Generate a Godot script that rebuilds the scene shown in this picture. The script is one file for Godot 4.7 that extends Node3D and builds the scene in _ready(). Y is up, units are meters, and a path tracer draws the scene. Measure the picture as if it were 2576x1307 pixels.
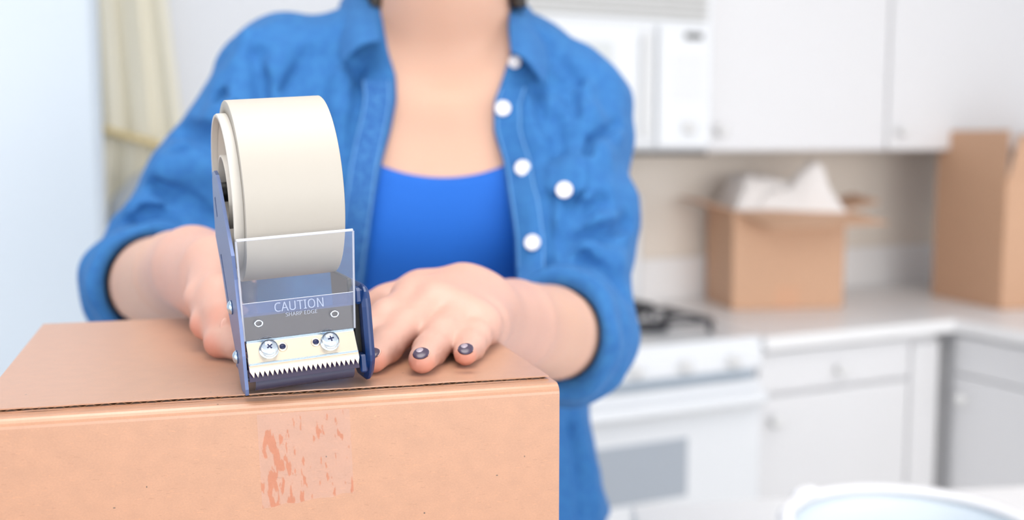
extends Node3D
# A woman in a blue denim shirt tapes a cardboard box shut in a white kitchen.

const F := 2800.0            # focal length in pixels of the 2576 x 1307 frame
const HZ := 350.0            # the row where the horizon lies
const EYE := 1.40            # camera height
const SQ := 2800.0 / 3000.0
const BOXY := 1.2793         # height of the box top
const KANG := 26.0           # the kitchen is turned against the camera
var theta := atan((653.5 - HZ) / F)
var rng := RandomNumberGenerator.new()
var M := {}
var K0 := Vector3.ZERO
var KU := Vector3.ZERO
var KN := Vector3.ZERO

func _ready() -> void:
	rng.seed = 7
	set_camera()
	set_light()
	make_materials()
	build_room()
	build_kitchen()
	build_table()
	build_box()
	build_tape_gun()
	build_person()

# ------------------------------------------------------------------ camera and light
func set_camera() -> void:
	var cam := Camera3D.new()
	cam.name = "camera"
	add_child(cam)
	cam.position = Vector3(0, EYE, 0)
	cam.rotation = Vector3(-theta, 0, 0)
	var a := CameraAttributesPhysical.new()
	a.frustum_focal_length = 12.0 / (653.5 / F)
	a.frustum_focus_distance = 0.535
	a.exposure_aperture = a.frustum_focal_length / 7.8
	a.frustum_near = 0.02
	a.frustum_far = 60.0
	cam.attributes = a
	cam.current = true

func set_light() -> void:
	var e := Environment.new()
	e.background_mode = Environment.BG_SKY
	var sk := ProceduralSkyMaterial.new()
	sk.sky_top_color = Color(0.72, 0.84, 1.0)
	sk.sky_horizon_color = Color(0.93, 0.96, 1.0)
	sk.ground_bottom_color = Color(0.62, 0.62, 0.6)
	sk.ground_horizon_color = Color(0.85, 0.86, 0.88)
	sk.sun_angle_max = 0.0
	sk.sky_energy_multiplier = 1.6
	sk.ground_energy_multiplier = 1.2
	var sky := Sky.new()
	sky.sky_material = sk
	e.sky = sky
	e.tonemap_mode = Environment.TONE_MAPPER_LINEAR
	e.tonemap_exposure = 0.196
	e.sdfgi_enabled = true
	e.ssao_enabled = true
	e.ssil_enabled = true
	var w := WorldEnvironment.new()
	w.name = "world_environment"
	w.environment = e
	add_child(w)

func area(called: String, at_: Vector3, to: Vector3, size: Vector2, energy: float, c: Color) -> void:
	var l := AreaLight3D.new()
	l.name = numbered(called)
	add_child(l, true)
	var upv := Vector3.UP if absf((to - at_).normalized().y) < 0.9 else Vector3(0, 0, -1)
	l.look_at_from_position(at_, to, upv)
	l.area_size = size
	l.area_normalize_energy = false
	l.light_energy = energy
	l.light_color = c
	l.area_range = 14.0
	l.area_attenuation = 2.0
	l.shadow_enabled = true

# ------------------------------------------------------------------ helpers: places
func at(px: float, py: float, d: float) -> Vector3:
	# the point that shows at this pixel of the frame; d is measured level, in units of SQ metres
	var a := (px - 1288.0) / F
	var b := (653.5 - py) / F
	var q := Vector3(a, b * cos(theta) - sin(theta), -(b * sin(theta) + cos(theta)))
	return Vector3(0, EYE, 0) + q * (d * SQ / -q.z)

func on_box(px: float, py: float, lift: float) -> Vector3:
	# the point at that pixel that lies lift above the box top
	var p := at(px, py, 1.0)
	var q := p - Vector3(0, EYE, 0)
	return Vector3(0, EYE, 0) + q * ((BOXY + lift - EYE) / q.y)

func kp(s: float, y: float, t: float) -> Vector3:
	return K0 + KU * s + KN * t + Vector3(0, y, 0)

# ------------------------------------------------------------------ helpers: nodes
func numbered(called: String, parent: Node = self) -> String:
	if not parent.has_node(NodePath(called)):
		return called
	var i := 1
	while parent.has_node(NodePath("%s_%03d" % [called, i])):
		i += 1
	return "%s_%03d" % [called, i]

func tag(o: Node, label := "", category := "", group := "", kind := "") -> void:
	if label: o.set_meta("label", label)
	if category: o.set_meta("category", category)
	if group: o.set_meta("group", group)
	if kind: o.set_meta("kind", kind)

func thing(called: String, label: String, category: String, xf := Transform3D(), group := "") -> Node3D:
	var o := Node3D.new()
	o.name = numbered(called)
	add_child(o, true)
	o.transform = xf
	tag(o, label, category, group)
	return o

func part(called: String, m: Mesh, material: Material, parent: Node = self) -> MeshInstance3D:
	var o := MeshInstance3D.new()
	o.name = numbered(called, parent)
	o.mesh = m
	o.material_override = material
	o.cast_shadow = GeometryInstance3D.SHADOW_CASTING_SETTING_ON
	parent.add_child(o, true)
	return o

func struct(called: String, m: Mesh, material: Material, xf := Transform3D()) -> MeshInstance3D:
	var o := part(called, m, material)
	o.transform = xf
	tag(o, "", "", "", "structure")
	return o

# ------------------------------------------------------------------ helpers: meshes
class Mb:
	var v := PackedVector3Array()
	var nm := PackedVector3Array()
	var uv := PackedVector2Array()
	var col := PackedColorArray()
	var ix := PackedInt32Array()

	func tri(a: Vector3, b: Vector3, c: Vector3) -> void:
		var n := (b - a).cross(c - a).normalized()
		var k := v.size()
		for p in [a, b, c]:
			v.append(p); nm.append(n); uv.append(Vector2(p.x, p.y))
		ix.append(k); ix.append(k + 1); ix.append(k + 2)

	func quad(a: Vector3, b: Vector3, c: Vector3, d: Vector3) -> void:
		tri(a, b, c); tri(a, c, d)

	# a smooth surface through rows of points
	func grid(rows: Array, wrap_rows := false, wrap_cols := false, flip := false) -> void:
		var nr := rows.size()
		var nc: int = rows[0].size()
		var k := v.size()
		var ns := PackedVector3Array()
		ns.resize(nr * nc)
		for i in (nr if wrap_rows else nr - 1):
			for j in (nc if wrap_cols else nc - 1):
				var i2 := (i + 1) % nr
				var j2 := (j + 1) % nc
				var a: Vector3 = rows[i][j]
				var b: Vector3 = rows[i][j2]
				var c: Vector3 = rows[i2][j2]
				var d: Vector3 = rows[i2][j]
				var n := (c - a).cross(d - b)
				if flip: n = -n
				for q in [i * nc + j, i * nc + j2, i2 * nc + j2, i2 * nc + j]:
					ns[q] += n
				var o := [i * nc + j, i * nc + j2, i2 * nc + j2, i * nc + j, i2 * nc + j2, i2 * nc + j]
				if flip: o = [i * nc + j, i2 * nc + j2, i * nc + j2, i * nc + j, i2 * nc + j, i2 * nc + j2]
				for q in o: ix.append(k + q)
		for i in nr:
			for j in nc:
				v.append(rows[i][j])
				nm.append(ns[i * nc + j].normalized())
				uv.append(Vector2(float(j) / (nc - 1), float(i) / (nr - 1)))

	func done(closed := true) -> ArrayMesh:
		# turn it right side out, then Godot's clockwise order
		var vol := 0.0
		if closed:
			for i in range(0, ix.size(), 3):
				vol += v[ix[i]].dot(v[ix[i + 1]].cross(v[ix[i + 2]]))
		if vol < 0.0:
			for i in nm.size(): nm[i] = -nm[i]
		else:
			for i in range(0, ix.size(), 3):
				var q := ix[i + 1]
				ix[i + 1] = ix[i + 2]
				ix[i + 2] = q
		var a := []
		a.resize(Mesh.ARRAY_MAX)
		a[Mesh.ARRAY_VERTEX] = v
		a[Mesh.ARRAY_NORMAL] = nm
		if uv.size() == v.size(): a[Mesh.ARRAY_TEX_UV] = uv
		if col.size() == v.size(): a[Mesh.ARRAY_COLOR] = col
		a[Mesh.ARRAY_INDEX] = ix
		var m := ArrayMesh.new()
		m.add_surface_from_arrays(Mesh.PRIMITIVE_TRIANGLES, a)
		return m

	# a box with bevelled edges, placed by xf
	func box(size: Vector3, c: Vector3, bev := 0.0, xf := Transform3D()) -> Mb:
		var h := size * 0.5
		var b := minf(bev, minf(h.x, minf(h.y, h.z)) * 0.95)
		if b <= 0.0: b = 0.00001
		var P := func(sx: int, sy: int, sz: int, ax: int) -> Vector3:
			var q := Vector3(sx * (h.x - b), sy * (h.y - b), sz * (h.z - b))
			q[ax] += b * [sx, sy, sz][ax]
			return xf * (c + q)
		for ax in 3:
			var a1 := (ax + 1) % 3
			var a2 := (ax + 2) % 3
			for s in [-1, 1]:
				var q := []
				for w in [[-1, -1], [1, -1], [1, 1], [-1, 1]]:
					var sg := [0, 0, 0]
					sg[ax] = s; sg[a1] = w[0]; sg[a2] = w[1]
					q.append(P.call(sg[0], sg[1], sg[2], ax))
				if s > 0: quad(q[0], q[1], q[2], q[3])
				else: quad(q[3], q[2], q[1], q[0])
			# the bevels along axis ax
			for w in [[-1, -1], [1, -1], [1, 1], [-1, 1]]:
				var lo := [0, 0, 0]
				lo[ax] = -1; lo[a1] = w[0]; lo[a2] = w[1]
				var hi := lo.duplicate()
				hi[ax] = 1
				var a: Vector3 = P.call(lo[0], lo[1], lo[2], a1)
				var d: Vector3 = P.call(lo[0], lo[1], lo[2], a2)
				var e: Vector3 = P.call(hi[0], hi[1], hi[2], a1)
				var g: Vector3 = P.call(hi[0], hi[1], hi[2], a2)
				if w[0] * w[1] > 0: quad(a, d, g, e)
				else: quad(a, e, g, d)
		for sx in [-1, 1]:
			for sy in [-1, 1]:
				for sz in [-1, 1]:
					var a: Vector3 = P.call(sx, sy, sz, 0)
					var d: Vector3 = P.call(sx, sy, sz, 1)
					var e: Vector3 = P.call(sx, sy, sz, 2)
					if sx * sy * sz > 0: tri(a, d, e)
					else: tri(a, e, d)
		return self

	# an outline in the plane of ex and ey, extruded along ez by depth, with a bevel
	func prism(pts: PackedVector2Array, depth: float, xf: Transform3D, bev := 0.0) -> Mb:
		var pl := pts.duplicate()
		if Geometry2D.is_polygon_clockwise(pl): pl.reverse()
		var inner := pl
		if bev > 0.0:
			var off := Geometry2D.offset_polygon(pl, -bev, Geometry2D.JOIN_MITER)
			if off.size() == 1 and off[0].size() == pl.size():
				inner = off[0]
				if Geometry2D.is_polygon_clockwise(inner): inner.reverse()
				# start where the outline starts
				var best := 0
				for i in inner.size():
					if inner[i].distance_to(pl[0]) < inner[best].distance_to(pl[0]): best = i
				var t := PackedVector2Array()
				for i in inner.size(): t.append(inner[(best + i) % inner.size()])
				inner = t
			else:
				bev = 0.0
		var idx := Geometry2D.triangulate_polygon(inner)
		var n := pl.size()
		var P := func(p: Vector2, z: float) -> Vector3: return xf * Vector3(p.x, p.y, z)
		for i in range(0, idx.size(), 3):
			var a := inner[idx[i]]
			var b := inner[idx[i + 1]]
			var c := inner[idx[i + 2]]
			if (b - a).cross(c - a) < 0.0:
				var q := b
				b = c
				c = q
			tri(P.call(a, depth), P.call(b, depth), P.call(c, depth))
			tri(P.call(a, 0.0), P.call(c, 0.0), P.call(b, 0.0))
		for i in n:
			var a := pl[i]
			var b := pl[(i + 1) % n]
			quad(P.call(a, bev), P.call(b, bev), P.call(b, depth - bev), P.call(a, depth - bev))
			if bev > 0.0:
				var a2 := inner[i]
				var b2 := inner[(i + 1) % n]
				quad(P.call(a, depth - bev), P.call(b, depth - bev), P.call(b2, depth), P.call(a2, depth))
				quad(P.call(a2, 0.0), P.call(b2, 0.0), P.call(b, bev), P.call(a, bev))
		return self

	# a profile of (radius, height) turned round the y axis of xf
	func lathe(prof: Array, xf := Transform3D(), seg := 32, closed_profile := false, squash := Vector2(1, 1)) -> Mb:
		var rows := []
		for q in prof:
			var r := PackedVector3Array()
			for j in seg:
				var a := TAU * j / seg
				r.append(xf * Vector3(q.x * cos(a) * squash.x, q.y, q.x * sin(a) * squash.y))
			rows.append(r)
		grid(rows, closed_profile, true)
		return self

	func tube(path: Array, r: float, seg := 8, xf := Transform3D()) -> Mb:
		var rows := []
		var up := Vector3(0.13, 1, 0.21).normalized()
		for i in path.size():
			var d: Vector3 = (path[mini(i + 1, path.size() - 1)] - path[maxi(i - 1, 0)]).normalized()
			var s := d.cross(up).normalized()
			var u := s.cross(d)
			for k in ([0.05, 1.0] if i == 0 else ([1.0, 0.05] if i == path.size() - 1 else [1.0])):
				var row := PackedVector3Array()
				for j in seg:
					var a := TAU * j / seg
					row.append(xf * (path[i] + (s * cos(a) + u * sin(a)) * r * k))
				rows.append(row)
		grid(rows, false, true)
		return self

	# rows of points as a sheet with thickness
	func sheet(rows: Array, thick: float) -> Mb:
		var nr := rows.size()
		var nc: int = rows[0].size()
		var top := []
		var bot := []
		for i in nr:
			var a := PackedVector3Array()
			var b := PackedVector3Array()
			for j in nc:
				var du: Vector3 = rows[i][mini(j + 1, nc - 1)] - rows[i][maxi(j - 1, 0)]
				var dv: Vector3 = rows[mini(i + 1, nr - 1)][j] - rows[maxi(i - 1, 0)][j]
				var n := du.cross(dv).normalized() * thick * 0.5
				a.append(rows[i][j] + n)
				b.append(rows[i][j] - n)
			top.append(a)
			bot.append(b)
		grid(top)
		grid(bot, false, false, true)
		for j in nc - 1:
			quad(top[0][j + 1], top[0][j], bot[0][j], bot[0][j + 1])
			quad(top[nr - 1][j], top[nr - 1][j + 1], bot[nr - 1][j + 1], bot[nr - 1][j])
		for i in nr - 1:
			quad(top[i][0], top[i + 1][0], bot[i + 1][0], bot[i][0])
			quad(top[i + 1][nc - 1], top[i][nc - 1], bot[i][nc - 1], bot[i + 1][nc - 1])
		return self

	# a flat-bottomed cap: an ellipse of half sizes w and l along ex and ey, h high along ez
	func dome(xf: Transform3D, w: float, l: float, h: float, rings := 5, seg := 20, power := 2.0) -> Mb:
		var rows := []
		for i in rings + 1:
			var f := cos(PI * 0.5 * i / rings)
			var z := h * pow(maxf(0.0, 1.0 - pow(f, power)), 1.0 / power)
			var row := PackedVector3Array()
			for j in seg:
				var a := TAU * j / seg
				row.append(xf * Vector3(w * maxf(f, 0.002) * cos(a), l * maxf(f, 0.002) * sin(a), z))
			rows.append(row)
		var base := PackedVector3Array()
		for j in seg:
			var a := TAU * j / seg
			base.append(xf * Vector3(w * 0.002 * cos(a), l * 0.002 * sin(a), 0))
		rows.push_front(base)
		grid(rows, false, true)
		return self

func frame(o: Vector3, x: Vector3, y: Vector3) -> Transform3D:
	var xx := x.normalized()
	var z := xx.cross(y).normalized()
	return Transform3D(Basis(xx, z.cross(xx), z), o)

func spline(p: Array, n: int) -> Array:
	var out := []
	var m := p.size() - 1
	for i in n:
		var t := float(i) / (n - 1) * m
		var k := mini(int(t), m - 1)
		var f := t - k
		var a: Vector3 = p[maxi(k - 1, 0)]
		var d: Vector3 = p[mini(k + 2, m)]
		out.append((p[k] as Vector3).cubic_interpolate(p[k + 1], a, d, f))
	return out

# ------------------------------------------------------------------ bodies: a field of tapered capsules, meshed as surface nets
class Field:
	var A := PackedVector3Array()
	var AB := PackedVector3Array()
	var IL := PackedFloat32Array()
	var RA := PackedFloat32Array()
	var DR := PackedFloat32Array()
	var K := PackedFloat32Array()
	var SG := PackedInt32Array()
	var act := PackedInt32Array()
	var noise := FastNoiseLite.new()
	var amp := 0.0
	var cuffs := []          # [place, direction, inner radius]
	var yl := PackedFloat32Array()   # the open front of a garment: its edges by height
	var yr := PackedFloat32Array()
	var y0 := 0.0
	var zmid := 0.0
	var ylow := -1e9

	func bone(a: Vector3, b: Vector3, ra: float, rb: float, k := 0.01, sign := 1) -> void:
		A.append(a); AB.append(b - a)
		IL.append(1.0 / maxf((b - a).length_squared(), 1e-9))
		RA.append(ra); DR.append(rb - ra); K.append(k); SG.append(sign)

	func chain(p: Array, r: Array, k := 0.004) -> void:
		for i in p.size() - 1: bone(p[i], p[i + 1], r[i], r[i + 1], k)

	func all() -> void:
		act.resize(A.size())
		for i in A.size(): act[i] = i

	func prepare(c: Vector3, rad: float) -> void:
		var ds := PackedFloat32Array()
		ds.resize(A.size())
		var least := 1e9
		for i in A.size():
			var pa := c - A[i]
			var t := clampf(pa.dot(AB[i]) * IL[i], 0.0, 1.0)
			ds[i] = (pa - AB[i] * t).length() - RA[i] - DR[i] * t
			if SG[i] > 0: least = minf(least, ds[i])
		act.resize(0)
		for i in A.size():
			if (SG[i] > 0 and ds[i] < least + 2.0 * rad + K[i]) or (SG[i] < 0 and ds[i] < rad + K[i]): act.append(i)

	func value(p: Vector3) -> float:
		var d := 1e3
		for i in act:
			var pa := p - A[i]
			var ab := AB[i]
			var t := clampf(pa.dot(ab) * IL[i], 0.0, 1.0)
			var e := (pa - ab * t).length() - RA[i] - DR[i] * t
			var k := K[i]
			if SG[i] > 0:
				var h := maxf(k - absf(d - e), 0.0) / k
				d = minf(d, e) - h * h * k * 0.25
			else:
				var h := maxf(k - absf(-d - e), 0.0) / k
				d = -(minf(-d, e) - h * h * k * 0.25)
		if amp > 0.0: d += amp * noise.get_noise_3dv(p)
		if yl.size() and p.z > zmid - 0.03:
			var f := clampf((p.y - y0) / 0.004, 0.0, yl.size() - 1.001)
			var i := int(f)
			var fr := f - i
			var o := maxf(yl[i] * (1.0 - fr) + yl[i + 1] * fr - p.x, p.x - yr[i] * (1.0 - fr) - yr[i + 1] * fr)
			d = maxf(d, -maxf(o, zmid - p.z))
		for c in cuffs:
			var q: Vector3 = p - c[0]
			var along: float = q.dot(c[1])
			if along > -0.06 and along < 0.2:
				var rd: float = (q - c[1] * along).length()
				d = maxf(d, -maxf(-along, maxf(rd - 0.09, along - 0.14)))
				d = maxf(d, -maxf(rd - c[2], absf(along) - 0.035))
		return maxf(d, ylow - p.y)

	func net(lo: Vector3, hi: Vector3, cell: float, mb: Mb, margin := 0.004) -> void:
		const BS := 8
		var nb := Vector3i(((hi - lo) / (cell * BS)).ceil())
		var n := nb * BS + Vector3i.ONE
		var sy := n.x
		var sz := n.x * n.y
		var g := PackedFloat32Array()
		g.resize(n.x * n.y * n.z)
		g.fill(1e9)
		var live: Array[Vector3i] = []
		var rad := cell * BS * 0.866 + cell
		for bz in nb.z:
			for by in nb.y:
				for bx in nb.x:
					var c := lo + Vector3(bx + 0.5, by + 0.5, bz + 0.5) * cell * BS
					prepare(c, rad)
					if absf(value(c)) > rad * 1.25 + margin + amp: continue
					live.append(Vector3i(bx, by, bz))
					for k in BS + 1:
						for j in BS + 1:
							for i in BS + 1:
								var q := (bx * BS + i) + (by * BS + j) * sy + (bz * BS + k) * sz
								if g[q] > 1e8:
									g[q] = value(lo + Vector3(bx * BS + i, by * BS + j, bz * BS + k) * cell)
		var id := PackedInt32Array()
		id.resize(g.size())
		id.fill(-1)
		var first := mb.v.size()
		var co := [0, 1, sy, sy + 1, sz, sz + 1, sz + sy, sz + sy + 1]
		var cv := [Vector3(0, 0, 0), Vector3(1, 0, 0), Vector3(0, 1, 0), Vector3(1, 1, 0), Vector3(0, 0, 1), Vector3(1, 0, 1), Vector3(0, 1, 1), Vector3(1, 1, 1)]
		var ed := [[0, 1], [2, 3], [4, 5], [6, 7], [0, 2], [1, 3], [4, 6], [5, 7], [0, 4], [1, 5], [2, 6], [3, 7]]
		for b in live:
			for k in BS:
				for j in BS:
					for i in BS:
						var q := (b.x * BS + i) + (b.y * BS + j) * sy + (b.z * BS + k) * sz
						var neg := 0
						for c in 8:
							if g[q + co[c]] < 0.0: neg += 1
						if neg == 0 or neg == 8: continue
						var sum := Vector3.ZERO
						var cnt := 0
						for e in ed:
							var a := g[q + co[e[0]]]
							var d := g[q + co[e[1]]]
							if (a < 0.0) != (d < 0.0):
								sum += (cv[e[0]] as Vector3).lerp(cv[e[1]], a / (a - d))
								cnt += 1
						id[q] = mb.v.size()
						mb.v.append(lo + (Vector3(b.x * BS + i, b.y * BS + j, b.z * BS + k) + sum / cnt) * cell)
						mb.nm.append(Vector3.ZERO)
						mb.uv.append(Vector2.ZERO)
		for b in live:
			for k in BS:
				for j in BS:
					for i in BS:
						var q := (b.x * BS + i) + (b.y * BS + j) * sy + (b.z * BS + k) * sz
						var s := g[q] < 0.0
						for ax in 3:
							var st: int = [1, sy, sz][ax]
							if (g[q + st] < 0.0) == s: continue
							var o1: int = [sy, sz, 1][ax]
							var o2: int = [sz, 1, sy][ax]
							if q - o1 - o2 < 0: continue
							var a := id[q]
							var c := id[q - o1]
							var d := id[q - o1 - o2]
							var e := id[q - o2]
							if a < 0 or c < 0 or d < 0 or e < 0: continue
							var o: Array = [a, c, d, a, d, e] if s else [a, d, c, a, e, d]
							var n1 := (mb.v[o[1]] - mb.v[a]).cross(mb.v[o[2]] - mb.v[a])
							n1 += (mb.v[o[4]] - mb.v[a]).cross(mb.v[o[5]] - mb.v[a])
							for w in o: mb.ix.append(w)
							for w in [a, c, d, e]: mb.nm[w] += n1
		for i in range(first, mb.v.size()): mb.nm[i] = mb.nm[i].normalized()

	# the first place where a line of sight meets the field
	func meet(from: Vector3, through: Vector3) -> Vector3:
		var dir := (through - from).normalized()
		var p := from + dir * 0.5
		for i in 80:
			var d := value(p)
			if d < 0.0003: break
			p += dir * minf(d * 0.8, 0.03)
		return p

	func slope(p: Vector3) -> Vector3:
		var e := 0.004
		return Vector3(value(p + Vector3(e, 0, 0)) - value(p - Vector3(e, 0, 0)), value(p + Vector3(0, e, 0)) - value(p - Vector3(0, e, 0)), value(p + Vector3(0, 0, e)) - value(p - Vector3(0, 0, e))).normalized()

# ------------------------------------------------------------------ materials
func mat(called: String, c: Color, rough := 0.6, metal := 0.0) -> StandardMaterial3D:
	var m := StandardMaterial3D.new()
	m.resource_name = called
	m.albedo_color = c
	m.roughness = rough
	m.metallic = metal
	M[called] = m
	return m

func noise_tex(freq: float, seed_: int, lo: Color, hi: Color, size := 256, octaves := 4) -> NoiseTexture2D:
	var t := NoiseTexture2D.new()
	t.width = size
	t.height = size
	t.seamless = true
	var n := FastNoiseLite.new()
	n.seed = seed_
	n.frequency = freq
	n.fractal_octaves = octaves
	t.noise = n
	var g := Gradient.new()
	g.set_color(0, lo)
	g.set_color(1, hi)
	t.color_ramp = g
	return t

func kraft_image() -> ImageTexture:
	# brown paper: fibres, mottling and the odd dark or pale fleck
	var r := RandomNumberGenerator.new()
	r.seed = 31
	var n1 := FastNoiseLite.new()
	n1.frequency = 0.02
	n1.fractal_octaves = 3
	var n2 := FastNoiseLite.new()
	n2.seed = 9
	n2.frequency = 0.25
	var S := 768
	var im := Image.create(S, S, false, Image.FORMAT_RGB8)
	for y in S:
		for x in S:
			var f := 1.0 + 0.03 * n1.get_noise_2d(x * 0.8, y) + 0.035 * n2.get_noise_2d(x * 0.6, y) + r.randf_range(-0.018, 0.018)
			im.set_pixel(x, y, Color(0.9 * f, 0.9 * f, 0.9 * f))
	for i in 1500:
		var x := r.randi_range(0, S - 14)
		var y := r.randi_range(0, S - 6)
		var l := r.randi_range(3, 11)
		var k := r.randf_range(0.80, 0.9) if r.randf() < 0.6 else r.randf_range(0.94, 0.99)
		for q in l: im.set_pixel(x + q, y + int(q * r.randf_range(0.0, 0.3)), Color(k, k * 0.98, k * 0.95))
	for i in 16:
		var x := r.randi_range(2, S - 6)
		var y := r.randi_range(2, S - 6)
		var c := Color(0.32, 0.3, 0.24) if r.randf() < 0.75 else Color(1, 1, 0.97)
		im.fill_rect(Rect2i(x, y, r.randi_range(2, 4), r.randi_range(2, 3)), c)
	return ImageTexture.create_from_image(im)

func tri(m: StandardMaterial3D, t: Texture2D, scale: float) -> StandardMaterial3D:
	m.albedo_texture = t
	m.uv1_triplanar = true
	m.uv1_scale = Vector3.ONE * scale
	return m

func bump(m: StandardMaterial3D, t: Texture2D, cm: float, scale := 0.0) -> void:
	m.heightmap_enabled = true
	m.heightmap_texture = t
	m.heightmap_scale = cm
	m.uv1_triplanar = true
	if scale > 0.0: m.uv1_scale = Vector3.ONE * scale

func make_materials() -> void:
	var kt := kraft_image()
	tri(mat("kraft", Color(0.795, 0.572, 0.43), 0.4), kt, 5.5)
	tri(mat("kraft_dark", Color(0.93, 0.745, 0.61), 0.6), kt, 3.0)
	M.kraft.metallic_specular = 0.75
	M.kraft.rim_enabled = true
	M.kraft.rim = 0.7
	M.kraft.rim_tint = 0.35
	M.kraft.clearcoat_enabled = true
	M.kraft.clearcoat = 0.25
	M.kraft.clearcoat_roughness = 0.3
	mat("kraft_edge", Color(0.50, 0.36, 0.24), 0.9)
	mat("kraft_inside", Color(0.30, 0.22, 0.14), 0.9)
	mat("white_paint", Color(0.92, 0.92, 0.93), 0.6)
	mat("wall_paint", Color(0.945, 0.955, 0.975), 0.8)
	mat("beige_paint", Color(0.94, 0.905, 0.865), 0.7)
	mat("worktop", Color(0.965, 0.965, 0.97), 0.3)
	mat("enamel", Color(0.94, 0.95, 0.965), 0.25)
	mat("fridge_white", Color(0.835, 0.88, 0.925), 0.35)
	mat("plastic_white", Color(0.93, 0.93, 0.93), 0.35)
	mat("vent_grey", Color(0.78, 0.78, 0.77), 0.5)
	mat("display_grey", Color(0.40, 0.40, 0.40), 0.3)
	mat("oven_glass", Color(0.70, 0.73, 0.77), 0.18)
	mat("shadow_gap", Color(0.68, 0.73, 0.78), 0.5)
	mat("iron", Color(0.20, 0.20, 0.22), 0.5)
	mat("knob", Color(0.93, 0.93, 0.93), 0.6)
	mat("under_dark", Color(0.30, 0.28, 0.27), 0.6)
	mat("floor_tile", Color(0.80, 0.79, 0.77), 0.4)
	var cu := mat("curtain", Color(0.99, 0.97, 0.90), 0.8)
	cu.backlight_enabled = true
	cu.backlight = Color(0.35, 0.33, 0.26)
	mat("tieback", Color(0.93, 0.84, 0.62), 0.7)
	mat("bag_grey", Color(0.83, 0.84, 0.85), 0.6)
	mat("paper_white", Color(0.93, 0.91, 0.90), 0.7)
	mat("basin_blue", Color(0.90, 0.94, 0.97), 0.25)
	mat("basin_rim", Color(0.98, 0.98, 0.99), 0.25)
	mat("lamp_glow", Color(1, 1, 1), 0.5)
	M.lamp_glow.emission_enabled = true
	M.lamp_glow.emission = Color(1, 0.98, 0.96)
	M.lamp_glow.emission_energy_multiplier = 2.0
	# tape gun
	mat("tape", Color(0.73, 0.708, 0.672), 0.5)
	mat("core", Color(0.83, 0.81, 0.78), 0.5)
	mat("hub", Color(0.89, 0.865, 0.83), 0.45)
	mat("plate", Color(0.36, 0.43, 0.60), 0.35, 0.3)
	mat("navy", Color(0.05, 0.19, 0.40), 0.33)
	mat("dark_sheet", Color(0.17, 0.12, 0.26), 0.16)
	mat("wiper", Color(0.24, 0.245, 0.33), 0.25)
	mat("black", Color(0.015, 0.015, 0.02), 0.5)
	mat("steel", Color(0.90, 0.84, 0.76), 0.28, 1.0)
	mat("blade_steel", Color(0.92, 0.86, 0.79), 0.4, 0.85)
	mat("chrome", Color(0.86, 0.90, 0.94), 0.1, 1.0)
	mat("zinc", Color(0.78, 0.86, 0.93), 0.22, 0.9)
	mat("recess", Color(0.05, 0.10, 0.28), 0.4)
	mat("backplate", Color(0.10, 0.07, 0.11), 0.25, 0.3)
	var gl := mat("clear", Color(0.80, 0.85, 0.95, 0.04), 0.03)
	gl.transparency = BaseMaterial3D.TRANSPARENCY_ALPHA
	gl.cull_mode = BaseMaterial3D.CULL_DISABLED
	var ge := mat("clear_edge", Color(0.82, 0.84, 0.90, 0.45), 0.12)
	ge.transparency = BaseMaterial3D.TRANSPARENCY_ALPHA
	var lt := mat("letters", Color(0.80, 0.84, 0.92, 0.38), 0.3)
	lt.transparency = BaseMaterial3D.TRANSPARENCY_ALPHA
	var g2 := mat("clear_blue", Color(0.34, 0.43, 0.66, 0.45), 0.3)
	g2.transparency = BaseMaterial3D.TRANSPARENCY_ALPHA
	# person
	var sk := mat("skin", Color(1, 1, 1), 0.5)
	sk.vertex_color_use_as_albedo = true
	sk.subsurf_scatter_enabled = true
	sk.subsurf_scatter_strength = 0.08
	mat("hair", Color(0.09, 0.065, 0.06), 0.45)
	var dn := mat("denim", Color(0.20, 0.465, 0.70), 0.85)
	tri(dn, noise_tex(0.035, 5, Color(0.70, 0.80, 0.90), Color(1.0, 1.0, 1.0), 256, 5), 9.0)
	dn.rim_enabled = true
	dn.rim = 0.25
	dn.rim_tint = 0.6
	var dw := mat("denim_worn", Color(0.30, 0.54, 0.76), 0.85)
	tri(dw, noise_tex(0.045, 11, Color(0.28, 0.52, 0.74), Color(1.0, 1.0, 1.0), 256, 4), 12.0)
	mat("thread", Color(0.40, 0.62, 0.84), 0.8)
	var tk := mat("tank", Color(0.02, 0.38, 0.77), 0.75)
	tk.rim_enabled = true
	tk.rim = 0.3
	tk.rim_tint = 0.8
	mat("button", Color(0.95, 0.94, 0.95), 0.3)
	mat("jeans", Color(0.30, 0.50, 0.70), 0.85)
	mat("shoe", Color(0.85, 0.85, 0.85), 0.6)
	mat("nail", Color(0.93, 0.74, 0.68), 0.25)
	mat("polish", Color(0.27, 0.22, 0.30), 0.25)
	mat("polish_worn", Color(0.62, 0.57, 0.62), 0.25)

# ------------------------------------------------------------------ the room
func kxf(s: float, y: float, t: float) -> Transform3D:
	return Transform3D(Basis(Vector3.UP, deg_to_rad(KANG)), kp(s, y, t))

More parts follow.
